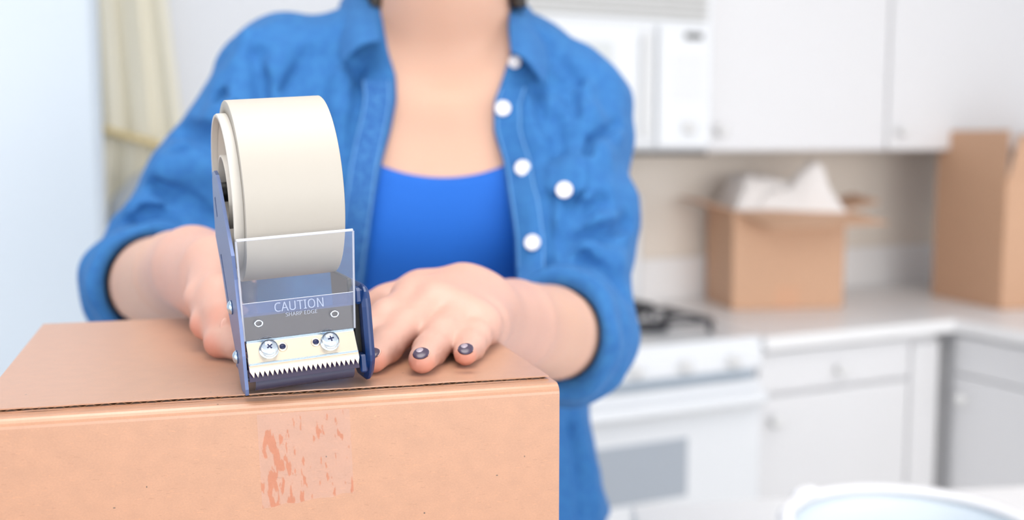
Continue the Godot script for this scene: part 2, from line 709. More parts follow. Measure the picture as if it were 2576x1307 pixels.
func build_room() -> void:
	K0 = at(2400, 803, 3.245)
	K0.y = 0.0
	var b := Basis(Vector3.UP, deg_to_rad(KANG))
	KU = b.x
	KN = b.z
	var S0 := -4.6
	var S1 := 0.66
	var T0 := -0.66
	var T1 := 6.8
	var H := 2.6
	var th := 0.12
	var w := S1 - S0
	var d := T1 - T0
	struct("floor", Mb.new().box(Vector3(w + 2 * th, th, d + 2 * th), Vector3(0, -th / 2, 0)).done(), M.floor_tile, kxf((S0 + S1) / 2, 0, (T0 + T1) / 2))
	struct("ceiling", Mb.new().box(Vector3(w + 2 * th, th, d + 2 * th), Vector3(0, th / 2, 0)).done(), M.wall_paint, kxf((S0 + S1) / 2, H, (T0 + T1) / 2))
	var wb := struct("wall_back", Mb.new().box(Vector3(w + 2 * th, H, th), Vector3(0, H / 2, -th / 2)).done(), M.wall_paint, kxf((S0 + S1) / 2, 0, T0))
	part("splashback", Mb.new().box(Vector3(2.11, 0.52, 0.008), Vector3((S1 - S0) / 2 - 1.06, 1.15, 0.004)).done(), M.beige_paint, wb)
	# the side walls, beside the camera, and the wall behind the camera have wide windows
	for sd in [-1.0, 1.0]:
		var ml := Mb.new()
		var cx: float = sd * th / 2
		ml.box(Vector3(th, 0.9, d), Vector3(cx, 0.45, 0))
		ml.box(Vector3(th, 0.3, d), Vector3(cx, H - 0.15, 0))
		ml.box(Vector3(th, 1.4, 1.3 - T0), Vector3(cx, 1.6, -d / 2 + (1.3 - T0) / 2))
		ml.box(Vector3(th, 1.4, T1 - 3.9), Vector3(cx, 1.6, d / 2 - (T1 - 3.9) / 2))
		struct("wall_left" if sd < 0.0 else "wall_right", ml.done(), M.wall_paint, kxf(S0 if sd < 0.0 else S1, 0, (T0 + T1) / 2))
	var mf := Mb.new()
	mf.box(Vector3(w + 2 * th, 0.5, th), Vector3(0, 0.25, th / 2))
	mf.box(Vector3(w + 2 * th, 0.2, th), Vector3(0, H - 0.1, th / 2))
	mf.box(Vector3(0.3, 1.9, th), Vector3(-w / 2 + 0.15, 1.45, th / 2))
	mf.box(Vector3(0.3, 1.9, th), Vector3(w / 2 - 0.15, 1.45, th / 2))
	struct("wall_front", mf.done(), M.wall_paint, kxf((S0 + S1) / 2, 0, T1))
	var i := 1
	for q in [[kxf(S1 + 0.06, 0, 2.6).rotated_local(Vector3.UP, PI / 2), 2.6, 1.4, 0.9], [kxf(S0 - 0.06, 0, 2.6).rotated_local(Vector3.UP, PI / 2), 2.6, 1.4, 0.9], [kxf((S0 + S1) / 2, 0, T1 + 0.06), w - 0.6, 1.9, 0.5]]:
		var fr := Mb.new()
		var ww: float = q[1]
		var hh: float = q[2]
		var y: float = q[3]
		for x in [-ww / 2 + 0.03, -ww / 6, ww / 6, ww / 2 - 0.03]:
			fr.box(Vector3(0.06, hh, 0.06), Vector3(x, y + hh / 2, 0), 0.004)
		for yy in [y + 0.03, y + hh - 0.03]:
			fr.box(Vector3(ww, 0.06, 0.058), Vector3(0, yy, 0), 0.004)
		struct("window_%d" % i, fr.done(), M.white_paint, q[0])
		i += 1
	# daylight through those windows, and two flat ceiling lamps
	area("daylight_front", kp((S0 + S1) / 2, 1.45, T1 - 0.05), kp((S0 + S1) / 2, 1.3, 0), Vector2(w - 0.6, 1.9), 9.0, Color(1.0, 0.985, 0.965))
	area("daylight_left", kp(S0 + 0.03, 1.6, 2.6), kp(S1, 1.5, 2.6), Vector2(2.6, 1.4), 3.0, Color(0.95, 0.975, 1.0))
	area("daylight_right", kp(S1 - 0.03, 1.6, 2.6), kp(S0, 1.5, 2.6), Vector2(2.6, 1.4), 1.2, Color(0.97, 0.985, 1.0))
	var n := 0
	for q in [[-2.3, 1.75, 11.0], [-0.35, 1.1, 3.0]]:
		var p := kp(q[0], H, q[1])
		var l := thing("ceiling_lamp", ["square ceiling lamp above the work table", "square ceiling lamp above the right worktop"][n], "lamp", kxf(q[0], H, q[1]))
		part("casing", Mb.new().box(Vector3(0.92, 0.05, 0.92), Vector3(0, -0.025, 0), 0.005).done(), M.white_paint, l)
		part("lamp_panel", Mb.new().box(Vector3(0.86, 0.012, 0.86), Vector3(0, -0.056, 0), 0.003).done(), M.lamp_glow, l)
		area("lamp_light", p - Vector3(0, 0.075, 0), p - Vector3(0, 1, 0), Vector2(0.86, 0.86), q[2], Color(1.0, 0.98, 0.95))
		n += 1

# ------------------------------------------------------------------ the kitchen
func knob(parent: Node, p: Vector3) -> void:
	part("knob", Mb.new().lathe([Vector2(0.0005, 0), Vector2(0.008, 0), Vector2(0.007, 0.012), Vector2(0.016, 0.018), Vector2(0.017, 0.026), Vector2(0.010, 0.031), Vector2(0.0005, 0.032)], Transform3D(Basis(Vector3.RIGHT, PI / 2), p), 20).done(), M.knob, parent)

func cabinet(label: String, s0: float, s1: float, y0: float, y1: float, t0: float, t1: float, fronts: Array, called := "cabinet") -> void:
	# fronts: [name, x0, y0, x1, y1, knob x, knob y] seen from the front, along local +z
	var w := s1 - s0
	var c := thing(called, label, "cabinet", kxf(s0, y0, t0))
	part("body", Mb.new().box(Vector3(w - 0.002, y1 - y0, t1 - t0 - 0.02), Vector3(w / 2, (y1 - y0) / 2, (t1 - t0 - 0.02) / 2), 0.002).done(), M.white_paint, c)
	for f in fronts:
		var x0: float = f[1]
		var x1: float = f[3]
		var a: float = f[2]
		var b: float = f[4]
		var dr := part(f[0], Mb.new().box(Vector3(x1 - x0 - 0.005, b - a - 0.005, 0.019), Vector3((x0 + x1) / 2, (a + b) / 2, t1 - t0 - 0.01), 0.003).done(), M.white_paint, c)
		if f.size() > 5: knob(dr, Vector3(f[5], f[6], t1 - t0 - 0.001))

func build_kitchen() -> void:
	# base units
	cabinet("white base cabinet with one drawer and one door right of the oven", -0.655, -0.02, 0.0, 0.872, -0.655, -0.02,
		[["drawer", 0.0, 0.755, 0.52, 0.865, 0.26, 0.802], ["door", 0.0, 0.10, 0.52, 0.75, 0.05, 0.687], ["filler_panel", 0.525, 0.10, 0.63, 0.85]])
	var rc := thing("cabinet", "white base cabinet along the right wall under the tall carton", "cabinet", Transform3D(Basis(Vector3.UP, deg_to_rad(KANG - 90)), kp(0.655, 0, -0.655)))
	part("body", Mb.new().box(Vector3(3.2, 0.872, 0.62), Vector3(1.6, 0.436, 0.31), 0.002).done(), M.white_paint, rc)
	for i in 4:
		var x := 0.64 + i * 0.63
		var dd := part("drawer", Mb.new().box(Vector3(0.615, 0.106, 0.019), Vector3(x + 0.315, 0.81, 0.63), 0.003).done(), M.white_paint, rc)
		knob(dd, Vector3(x + 0.31, 0.805, 0.64))
		var d2 := part("door", Mb.new().box(Vector3(0.615, 0.645, 0.019), Vector3(x + 0.315, 0.43, 0.63), 0.003).done(), M.white_paint, rc)
		knob(d2, Vector3(x + 0.05, 0.69, 0.64))
	cabinet("white base cabinet left of the stove behind the person", -2.19, -1.428, 0.0, 0.872, -0.655, -0.02, [["door", 0.0, 0.1, 0.385, 0.85, 0.34, 0.7], ["door", 0.385, 0.1, 0.77, 0.85, 0.43, 0.7]])
	var wt := thing("worktop", "white L-shaped worktop under both brown cartons, with an upstand", "worktop", kxf(0, 0, 0))
	var L := PackedVector2Array([Vector2(-0.655, 0.655), Vector2(0.655, 0.655), Vector2(0.655, -2.6), Vector2(-0.012, -2.6), Vector2(-0.012, -0.012), Vector2(-0.655, -0.012)])
	part("slab", Mb.new().prism(L, 0.036, Transform3D(Basis(Vector3.RIGHT, -PI / 2), Vector3(0, 0.874, 0)), 0.004).done(), M.worktop, wt)
	part("upstand", Mb.new().box(Vector3(1.3, 0.13, 0.02), Vector3(0.0, 0.975, -0.641), 0.003).done(), M.worktop, wt)
	var wl := thing("worktop", "short white worktop left of the stove behind the person", "worktop", kxf(-2.19, 0, -0.655))
	part("slab", Mb.new().box(Vector3(0.758, 0.036, 0.66), Vector3(0.381, 0.892, 0.33), 0.004).done(), M.worktop, wl)
	# upper units
	cabinet("white wall cupboard beside the microwave, above the open carton", -0.632, 0.027, 1.366, 2.15, -0.66, -0.30, [["door", 0.0, 0.0, 0.656, 0.78, 0.045, 0.06]], "wall_cupboard")
	cabinet("white wall cupboard in the corner above the tall carton", 0.027, 0.655, 1.366, 2.15, -0.66, -0.30, [["door", 0.002, 0.0, 0.626, 0.78, 0.045, 0.06]], "wall_cupboard")
	build_microwave()
	build_stove()
	build_cartons()
	build_left_side()

func build_microwave() -> void:
	var w := 0.76
	var m := thing("microwave", "white over-range microwave with vent slats and a dark display", "microwave", kxf(-0.636 - w, 1.37, -0.655))
	var z := 0.40
	part("case", Mb.new().box(Vector3(w, 0.43, z), Vector3(w / 2, 0.215, z / 2), 0.008).done(), M.enamel, m)
	part("underside", Mb.new().box(Vector3(w - 0.02, 0.012, z - 0.02), Vector3(w / 2, -0.006, z / 2), 0.002).done(), M.under_dark, m)
	for i in 5:
		part("vent_slat", Mb.new().box(Vector3(w - 0.05, 0.006, 0.014), Vector3(w / 2, 0.415 - i * 0.017, z + 0.004), 0.002).done(), M.plastic_white, m)
		part("vent_slot", Mb.new().box(Vector3(w - 0.05, 0.007, 0.003), Vector3(w / 2, 0.4065 - i * 0.017, z + 0.001)).done(), M.vent_grey, m)
	var dr := part("door", Mb.new().box(Vector3(0.56, 0.315, 0.022), Vector3(0.285, 0.165, z + 0.011), 0.008).done(), M.enamel, m)
	part("door_window", Mb.new().box(Vector3(0.38, 0.21, 0.006), Vector3(0.245, 0.165, z + 0.022), 0.002).done(), mat("mw_window", Color(0.87, 0.885, 0.89), 0.25), dr)
	part("handle", Mb.new().box(Vector3(0.022, 0.27, 0.02), Vector3(0.528, 0.165, z + 0.034), 0.009).done(), M.plastic_white, dr)
	var pn := part("control_panel", Mb.new().box(Vector3(0.165, 0.315, 0.02), Vector3(0.658, 0.165, z + 0.01), 0.005).done(), M.enamel, m)
	part("display", Mb.new().box(Vector3(0.055, 0.017, 0.004), Vector3(0.680, 0.295, z + 0.021), 0.001).done(), M.display_grey, pn)
	for r in 4:
		for c in 3:
			part("key", Mb.new().box(Vector3(0.026, 0.016, 0.003), Vector3(0.635 + c * 0.032, 0.235 - r * 0.03, z + 0.021), 0.001).done(), M.plastic_white, pn)
	part("dial", Mb.new().lathe([Vector2(0.0005, 0), Vector2(0.02, 0), Vector2(0.017, 0.012), Vector2(0.0005, 0.013)], Transform3D(Basis(Vector3.RIGHT, PI / 2), Vector3(0.668, 0.06, z + 0.02)), 20).done(), M.knob, pn)

func build_stove() -> void:
	var w := 0.762
	var s := thing("stove", "white gas stove with dark burner grates and a grey oven window", "stove", kxf(-0.66 - w, 0, -0.655))
	var z := 0.655
	part("body", Mb.new().box(Vector3(w, 0.80, z - 0.02), Vector3(w / 2, 0.45, z / 2 - 0.01), 0.004).done(), M.enamel, s)
	part("cooktop", Mb.new().box(Vector3(w + 0.006, 0.05, z + 0.01), Vector3(w / 2, 0.888, z / 2), 0.012).done(), M.enamel, s)
	part("backguard", Mb.new().box(Vector3(w + 0.03, 0.34, 0.06), Vector3(w / 2 + 0.015, 1.08, 0.04), 0.02).done(), M.enamel, s)
	for i in 4:
		var x: float = [0.20, 0.56, 0.20, 0.56][i]
		var zz: float = [0.19, 0.19, 0.46, 0.46][i]
		var g := Mb.new()
		for k in [-1, 1]:
			g.box(Vector3(0.24, 0.012, 0.012), Vector3(x, 0.945, zz + k * 0.10), 0.003)
			g.box(Vector3(0.012, 0.0118, 0.21), Vector3(x + k * 0.114, 0.945, zz), 0.003)
			for q in [-1, 1]: g.box(Vector3(0.013, 0.034, 0.013), Vector3(x + k * 0.114, 0.928, zz + q * 0.10), 0.002)
			g.box(Vector3(0.075, 0.0116, 0.011), Vector3(x + k * 0.075, 0.946, zz), 0.003)
			g.box(Vector3(0.011, 0.0114, 0.065), Vector3(x, 0.946, zz + k * 0.068), 0.003)
		part("burner_grate", g.done(), M.iron, s)
		part("burner", Mb.new().lathe([Vector2(0.0005, 0), Vector2(0.045, 0), Vector2(0.045, 0.01), Vector2(0.03, 0.02), Vector2(0.0005, 0.021)], Transform3D(Basis(), Vector3(x, 0.912, zz)), 24).done(), M.iron, s)
	part("control_panel", Mb.new().box(Vector3(w, 0.06, 0.03), Vector3(w / 2, 0.862, z - 0.005), 0.008).done(), M.enamel, s)
	for i in 5:
		part("knob", Mb.new().lathe([Vector2(0.0005, 0), Vector2(0.019, 0), Vector2(0.016, 0.02), Vector2(0.0005, 0.022)], Transform3D(Basis(Vector3.RIGHT, PI / 2), Vector3(0.10 + i * 0.14, 0.860, z + 0.009)), 20).done(), M.knob, s)
	part("vent_gap", Mb.new().box(Vector3(w - 0.03, 0.022, 0.012), Vector3(w / 2, 0.820, z - 0.014), 0.002).done(), M.shadow_gap, s)
	var d := part("oven_door", Mb.new().box(Vector3(w - 0.006, 0.575, 0.035), Vector3(w / 2, 0.518, z + 0.0), 0.01).done(), M.enamel, s)
	part("oven_window", Mb.new().box(Vector3(0.34, 0.145, 0.006), Vector3(w / 2 - 0.02, 0.614, z + 0.0175), 0.003).done(), M.oven_glass, d)
	part("handle", Mb.new().box(Vector3(w - 0.03, 0.034, 0.05), Vector3(w / 2, 0.768, z + 0.04), 0.014).done(), M.enamel, d)
	part("storage_drawer", Mb.new().box(Vector3(w - 0.006, 0.17, 0.03), Vector3(w / 2, 0.13, z + 0.0), 0.008).done(), M.enamel, s)

func panel(a: Vector3, b: Vector3, c: Vector3, d: Vector3, th := 0.004) -> ArrayMesh:
	# a flat cardboard panel between four corners, thickened evenly
	var n := (b - a).cross(d - a).normalized() * th * 0.5
	var m := Mb.new()
	var t := [a + n, b + n, c + n, d + n]
	var u := [a - n, b - n, c - n, d - n]
	m.quad(t[0], t[1], t[2], t[3])
	m.quad(u[3], u[2], u[1], u[0])
	for i in 4:
		var j := (i + 1) % 4
		m.quad(t[j], t[i], u[i], u[j])
	return m.done()

func build_cartons() -> void:
	# the open carton with packing paper
	var fl := at(1842, 782, 3.403)
	fl.y = 0.911
	var w := 0.335
	var dp := 0.235
	var h := 0.285
	var c := thing("cardboard_box", "open brown carton with spread flaps and white paper on top", "box", Transform3D(Basis(Vector3.UP, deg_to_rad(8.5)), fl))
	var V := func(x: float, y: float, z: float) -> Vector3: return Vector3(x, y, z)
	part("front_panel", panel(V.call(0, 0, 0), V.call(w, 0, 0), V.call(w, h, 0), V.call(0, h, 0)), M.kraft_dark, c)
	part("back_panel", panel(V.call(0, 0, -dp), V.call(w, 0, -dp), V.call(w, h, -dp), V.call(0, h, -dp)), M.kraft_dark, c)
	part("side_panel", panel(V.call(0, 0, -dp), V.call(0, 0, 0), V.call(0, h, 0), V.call(0, h, -dp)), M.kraft_dark, c)
	part("side_panel", panel(V.call(w, 0, -dp), V.call(w, 0, 0), V.call(w, h, 0), V.call(w, h, -dp)), M.kraft_dark, c)
	part("base_panel", panel(V.call(0, 0.004, -dp), V.call(w, 0.004, -dp), V.call(w, 0.004, 0), V.call(0, 0.004, 0)), M.kraft_dark, c)
	part("flap", panel(V.call(0.002, h, 0), V.call(w, h, 0), V.call(w + 0.06, h - 0.028, 0.145), V.call(0.065, h - 0.04, 0.15)), M.kraft_dark, c)
	part("flap", panel(V.call(0.0, h, -dp), V.call(0.0, h, -0.01), V.call(-0.09, h + 0.03, -0.04), V.call(-0.09, h + 0.028, -dp)), M.kraft_dark, c)
	part("flap", panel(V.call(w, h, -0.01), V.call(w, h, -dp), V.call(w + 0.135, h + 0.035, -dp), V.call(w + 0.135, h + 0.02, -0.06)), M.kraft_dark, c)
	part("tape_patch", Mb.new().box(Vector3(0.07, 0.065, 0.0006), Vector3(0.165, 0.033, 0.0025)).done(), mat("tape_patch", Color(0.85, 0.66, 0.53), 0.5), c)
	# the paper: a crumpled sheet with peaks
	var pp := thing("packing_paper", "crumpled white packing paper heaped in the open carton", "paper", Transform3D(Basis(Vector3.UP, deg_to_rad(8.5)), fl))
	var n := FastNoiseLite.new()
	n.frequency = 9.0
	n.seed = 4
	n.fractal_type = FastNoiseLite.FRACTAL_RIDGED
	n.fractal_octaves = 3
	for k in 2:
		var rows := []
		for i in 25:
			var r := PackedVector3Array()
			for j in 41:
				var x := float(j) / 40.0
				var z := float(i) / 24.0
				var e := minf(minf(x, 1 - x) * 5.0, minf(z, 1 - z) * 4.0)
				var hh := 0.0
				if k == 0: hh = 0.105 * minf(1.0, e) * (0.72 + 0.28 * smoothstep(1.0, 0.0, x))
				else: hh = 0.085 * exp(-pow((x - 0.72) / 0.2, 2.0)) * minf(1.0, e * 0.8) + 0.05 * minf(e, 1.0)
				hh += 0.022 * n.get_noise_3d(x * 0.4, k * 3.0, z * 0.3) * minf(1.0, e + 0.3)
				if k == 0: r.append(Vector3(0.004 + x * 0.24, h - 0.012 + hh, -dp + 0.004 + z * (dp - 0.012)))
				else: r.append(Vector3(0.05 + x * 0.28, h - 0.012 + hh, -dp * 0.55 + 0.015 + z * dp * 0.62 * (0.75 + 0.25 * x)))
			rows.append(r)
		part("paper_sheet", Mb.new().sheet(rows, 0.002).done(), M.paper_white, pp)
	# the tall carton in the corner
	var fr := at(2517, 783, 3.403)
	fr.y = 0.911
	var t := thing("cardboard_box", "tall brown carton with upright flaps in the worktop corner", "box", Transform3D(Basis(Vector3.UP, deg_to_rad(16.0)), fr))
	var hb := 0.365
	var db := 0.31
	var wb := 0.27
	part("front_panel", panel(Vector3.ZERO, V.call(wb, 0, 0), V.call(wb, hb, 0), V.call(0, hb, 0)), M.kraft_dark, t)
	part("side_panel", panel(V.call(0, 0, -db), Vector3.ZERO, V.call(0, hb, 0), V.call(0, hb, -db)), M.kraft_dark, t)
	part("side_panel", panel(V.call(wb, 0, -db), V.call(wb, 0, 0), V.call(wb, hb, 0), V.call(wb, hb, -db)), M.kraft_dark, t)
	part("back_panel", panel(V.call(0, 0, -db), V.call(wb, 0, -db), V.call(wb, hb, -db), V.call(0, hb, -db)), M.kraft_dark, t)
	part("flap", panel(V.call(0, hb, -db), V.call(0, hb, 0), V.call(0.004, hb + 0.15, -0.002), V.call(0.004, hb + 0.15, -db + 0.002)), M.kraft_dark, t)
	part("flap", panel(V.call(0.002, hb, 0), V.call(wb, hb, 0), V.call(wb, hb + 0.13, 0.03), V.call(0.012, hb + 0.13, 0.03)), M.kraft_dark, t)
	part("flap", panel(V.call(wb, hb, -db), V.call(wb, hb, 0), V.call(wb + 0.03, hb + 0.14, -0.002), V.call(wb + 0.03, hb + 0.14, -db + 0.002)), M.kraft_dark, t)

func build_left_side() -> void:
	# the refrigerator at the far left
	var w := 0.90
	var f := thing("refrigerator", "tall white refrigerator standing left of the yellow curtain", "refrigerator", kxf(-2.195 - w, 0, -0.655))
	part("body", Mb.new().box(Vector3(w, 1.98, 0.62), Vector3(w / 2, 1.0, 0.31), 0.01).done(), M.fridge_white, f)
	var d := part("door", Mb.new().box(Vector3(w, 1.96, 0.06), Vector3(w / 2, 1.0, 0.655), 0.018).done(), M.fridge_white, f)
	part("handle", Mb.new().box(Vector3(0.022, 0.7, 0.03), Vector3(0.09, 1.1, 0.70), 0.009).done(), M.plastic_white, d)
	# the curtain, gathered by a tieback
	var c := thing("curtain", "pale yellow curtain gathered by a tieback beside the refrigerator", "curtain", kxf(0, 0, -0.60))
	var build := func(y0: float, y1: float, f0: Callable, seed_: float) -> ArrayMesh:
		var rows := []
		for i in 41:
			var r := PackedVector3Array()
			var q := float(i) / 40.0
			var y: float = lerpf(y0, y1, q)
			var e: Vector2 = f0.call(q)
			for j in 61:
				var x := float(j) / 60.0
				r.append(Vector3(lerpf(e.x, e.y, x), y, 0.014 * sin(x * 21.0 + seed_ + q * 1.2) * (0.5 + 0.5 * q) + 0.006 * sin(x * 51.0)))
			rows.append(r)
		return Mb.new().sheet(rows, 0.0015).done()
	part("drape", build.call(2.2, 1.405, func(q): return Vector2(-2.185, -2.02 + 0.075 * q), 0.3), M.curtain, c)
	part("tail", build.call(1.405, 0.95, func(q): return Vector2(-2.185, -1.985 - 0.09 * q), 1.3), M.curtain, c)
	part("tieback", Mb.new().tube(spline([Vector3(-2.18, 1.44, 0.03), Vector3(-2.11, 1.415, 0.045), Vector3(-2.03, 1.392, 0.045), Vector3(-1.985, 1.37, 0.02)], 12), 0.009, 8).done(), M.tieback, c)
	part("rod", Mb.new().tube([Vector3(-2.18, 2.22, 0), Vector3(-1.5, 2.22, 0)], 0.01, 10).done(), M.knob, c)
	# a grey bag on the short worktop
	var b := thing("bag", "pale grey stuffed bag between the yellow curtain and the shirt sleeve", "bag", kxf(-2.03, 0.911, -0.36))
	var fb := Field.new()
	fb.bone(Vector3(0, 0.11, 0), Vector3(0, 0.30, 0), 0.11, 0.125, 0.05)
	fb.bone(Vector3(0.03, 0.30, 0), Vector3(0.02, 0.42, 0), 0.10, 0.03, 0.06)
	fb.bone(Vector3(-0.03, 0.09, 0), Vector3(0.05, 0.09, 0), 0.10, 0.10, 0.05)
	fb.amp = 0.012
	fb.noise.frequency = 9.0
	fb.ylow = 0.001
	var mb := Mb.new()
	fb.net(Vector3(-0.2, -0.02, -0.2), Vector3(0.2, 0.5, 0.2), 0.01, mb)
	part("bag_body", mb.done(), M.bag_grey, b)

# ------------------------------------------------------------------ the work table, the basin
func build_table() -> void:
	var t := thing("work_table", "white work table under the taped cardboard box and the basin", "table")
	var L := PackedVector2Array([Vector2(-0.62, 0.30), Vector2(0.95, 0.25), Vector2(0.95, 1.575), Vector2(0.16, 1.458), Vector2(0.16, 0.93), Vector2(-0.62, 0.93)])
	part("tabletop", Mb.new().prism(L, 0.035, Transform3D(Basis(Vector3.RIGHT, -PI / 2), Vector3(0, 0.875, 0)), 0.004).done(), M.worktop, t)
	for p in [Vector2(-0.57, -0.36), Vector2(0.9, -0.31), Vector2(0.9, -1.5), Vector2(0.21, -1.4), Vector2(-0.57, -0.88)]:
		part("leg", Mb.new().box(Vector3(0.05, 0.8745, 0.05), Vector3(p.x, 0.4373, p.y), 0.004).done(), M.white_paint, t)
	var bx := at(2295, 1310, 1.22)
	var b := thing("basin", "round pale blue basin with a thick white rim", "basin", Transform3D(Basis(), Vector3(bx.x, 0.911, bx.z)))
	var y := 0.082
	part("bowl", Mb.new().lathe([Vector2(0.0005, 0), Vector2(0.10, 0), Vector2(0.112, 0.01), Vector2(0.128, y), Vector2(0.124, y), Vector2(0.108, 0.014), Vector2(0.0005, 0.006)], Transform3D(), 56).done(), M.basin_blue, b)
	part("rim", Mb.new().lathe([Vector2(0.120, y - 0.004), Vector2(0.136, y - 0.006), Vector2(0.139, y), Vector2(0.135, y + 0.006), Vector2(0.122, y + 0.005)], Transform3D(), 56, true).done(), M.basin_rim, b)
	part("handle", Mb.new().box(Vector3(0.035, 0.014, 0.02), Vector3(0, y + 0.006, -0.129), 0.006, Transform3D(Basis(Vector3.UP, 0.75), Vector3(0, 0, 0))).done(), M.basin_rim, b)

# ------------------------------------------------------------------ the box being taped
var bxf := Transform3D()     # at the front right corner of the box top; x along the front edge, z towards the camera
const BW := 0.2750
const BD := 0.2567

func build_box() -> void:
	var p := Vector3(0.0241, BOXY, -0.5541)
	bxf = Transform3D(Basis(Vector3.UP, deg_to_rad(15.9)), p)
	var h := BOXY - 0.911
	var b := thing("cardboard_box", "brown cardboard box being taped shut under the tape gun", "box", Transform3D(bxf.basis, Vector3(p.x, 0.911, p.z)))
	# walls with the rounded fold where the front turns in under the top flap
	var prof := PackedVector2Array()
	prof.append(Vector2(0, 0))
	prof.append(Vector2(0, h - 0.009))
	for i in 7:
		var a := PI / 2 * i / 6
		prof.append(Vector2(-0.0055 + 0.0055 * cos(a), h - 0.0075 + 0.0050 * sin(a)))
	prof.append(Vector2(-BD, h - 0.0026))
	prof.append(Vector2(-BD, 0))
	# the profile (depth, height), extruded along the width
	var rows := []
	for e in [-BW, -BW + 0.0012, -0.0012, 0.0]:
		var r := PackedVector3Array()
		for q in prof: r.append(Vector3(e, q.y, q.x))
		rows.append(r)
	var m := Mb.new()
	for i in rows.size() - 1:
		for j in prof.size():
			var j2 := (j + 1) % prof.size()
			m.quad(rows[i][j], rows[i][j2], rows[i + 1][j2], rows[i + 1][j])
	var idx := Geometry2D.triangulate_polygon(prof)
	for i in range(0, idx.size(), 3):
		m.tri(rows[0][idx[i]], rows[0][idx[i + 2]], rows[0][idx[i + 1]])
		m.tri(rows[3][idx[i]], rows[3][idx[i + 1]], rows[3][idx[i + 2]])
	part("carton_body", m.done(), M.kraft, b)
	# the top flap: two liners with a fluted sheet between them; its cut edge shows along the front
	var n := FastNoiseLite.new()
	n.frequency = 60.0
	var fl := part("top_flap", flap_liner(h - 0.0005, 0.0006, n, 0.0), M.kraft, b)
	part("flap_liner", flap_liner(h - 0.0021, 0.0006, n, 4.0), M.kraft, fl)
	var fr := []
	for i in 241:
		var x := -BW + 0.002 + (BW - 0.006) * i / 240.0
		var y := h - 0.0013 + 0.0006 * sin(i * PI / 3.0)
		fr.append(PackedVector3Array([Vector3(x, y, -0.0114), Vector3(x, y, -0.03)]))
	part("fluting", Mb.new().sheet(fr, 0.0003).done(), M.kraft_edge, fl)
	part("flap_core", Mb.new().box(Vector3(BW - 0.006, 0.0014, BD - 0.02), Vector3(-BW / 2, h - 0.0013, -BD / 2 - 0.006)).done(), M.kraft_inside, fl)
	# the strip of clear tape already on the front
	var S := 256
	var im := Image.create(S, S, false, Image.FORMAT_RGBA8)
	var n1 := FastNoiseLite.new()
	n1.frequency = 0.022
	n1.seed = 12
	n1.fractal_octaves = 4
	for y in S:
		for x in S:
			var fx := float(x) / S
			var fy := float(y) / S
			var w := n1.get_noise_2d(x * 1.9, y * 0.55) + 0.42 * exp(-pow((fx - 0.14) / 0.22, 2.0)) * smoothstep(0.12, 0.3, fy) - 0.30
			var wet := smoothstep(0.05, 0.14, w)
			im.set_pixel(x, y, Color(0.90, 0.78, 0.76, 0.17).lerp(Color(0.86, 0.47, 0.34, 0.30), wet))
	var tm := mat("box_tape", Color(1, 1, 1, 1), 0.3)
	tm.albedo_texture = ImageTexture.create_from_image(im)
	tm.transparency = BaseMaterial3D.TRANSPARENCY_ALPHA
	var ts := thing("tape_strip", "clear tape strip with blotchy wet patches on the box front", "tape", bxf)
	var x0 := -0.150
	var tr := []
	for i in 13:
		var f := i / 12.0
		var r := PackedVector3Array()
		for j in 9:
			var g := j / 8.0
			var drop := lerpf(0.0455, 0.0415, g)
			r.append(Vector3(x0 + g * 0.0435 + 0.0015 * f, -0.008 - f * drop + 0.0006 * sin(g * 31.0) * (1.0 if i == 12 else 0.0), 0.0004))
		tr.append(r)
	var tmb := Mb.new()
	tmb.grid(tr, false, false, true)
	part("tape_film", tmb.done(false), tm, ts)

func flap_liner(y: float, th: float, n: FastNoiseLite, seed_: float) -> ArrayMesh:
	var rows := []
	for i in 12:
		var r := PackedVector3Array()
		for j in 121:
			var x := -BW + 0.0015 + (BW - 0.004) * j / 120.0
			var zf := -0.0105 + 0.0007 * n.get_noise_2d(x, seed_)
			var f := i / 11.0
			var yy := y + (0.0003 * n.get_noise_2d(x * 0.4, seed_ + 9.0) if i == 0 else 0.0)
			r.append(Vector3(x, yy, lerpf(zf, -BD + 0.001, pow(f, 2.0))))
		rows.append(r)
	return Mb.new().sheet(rows, th).done()

# ------------------------------------------------------------------ the tape gun and its roll
var gxf := Transform3D()

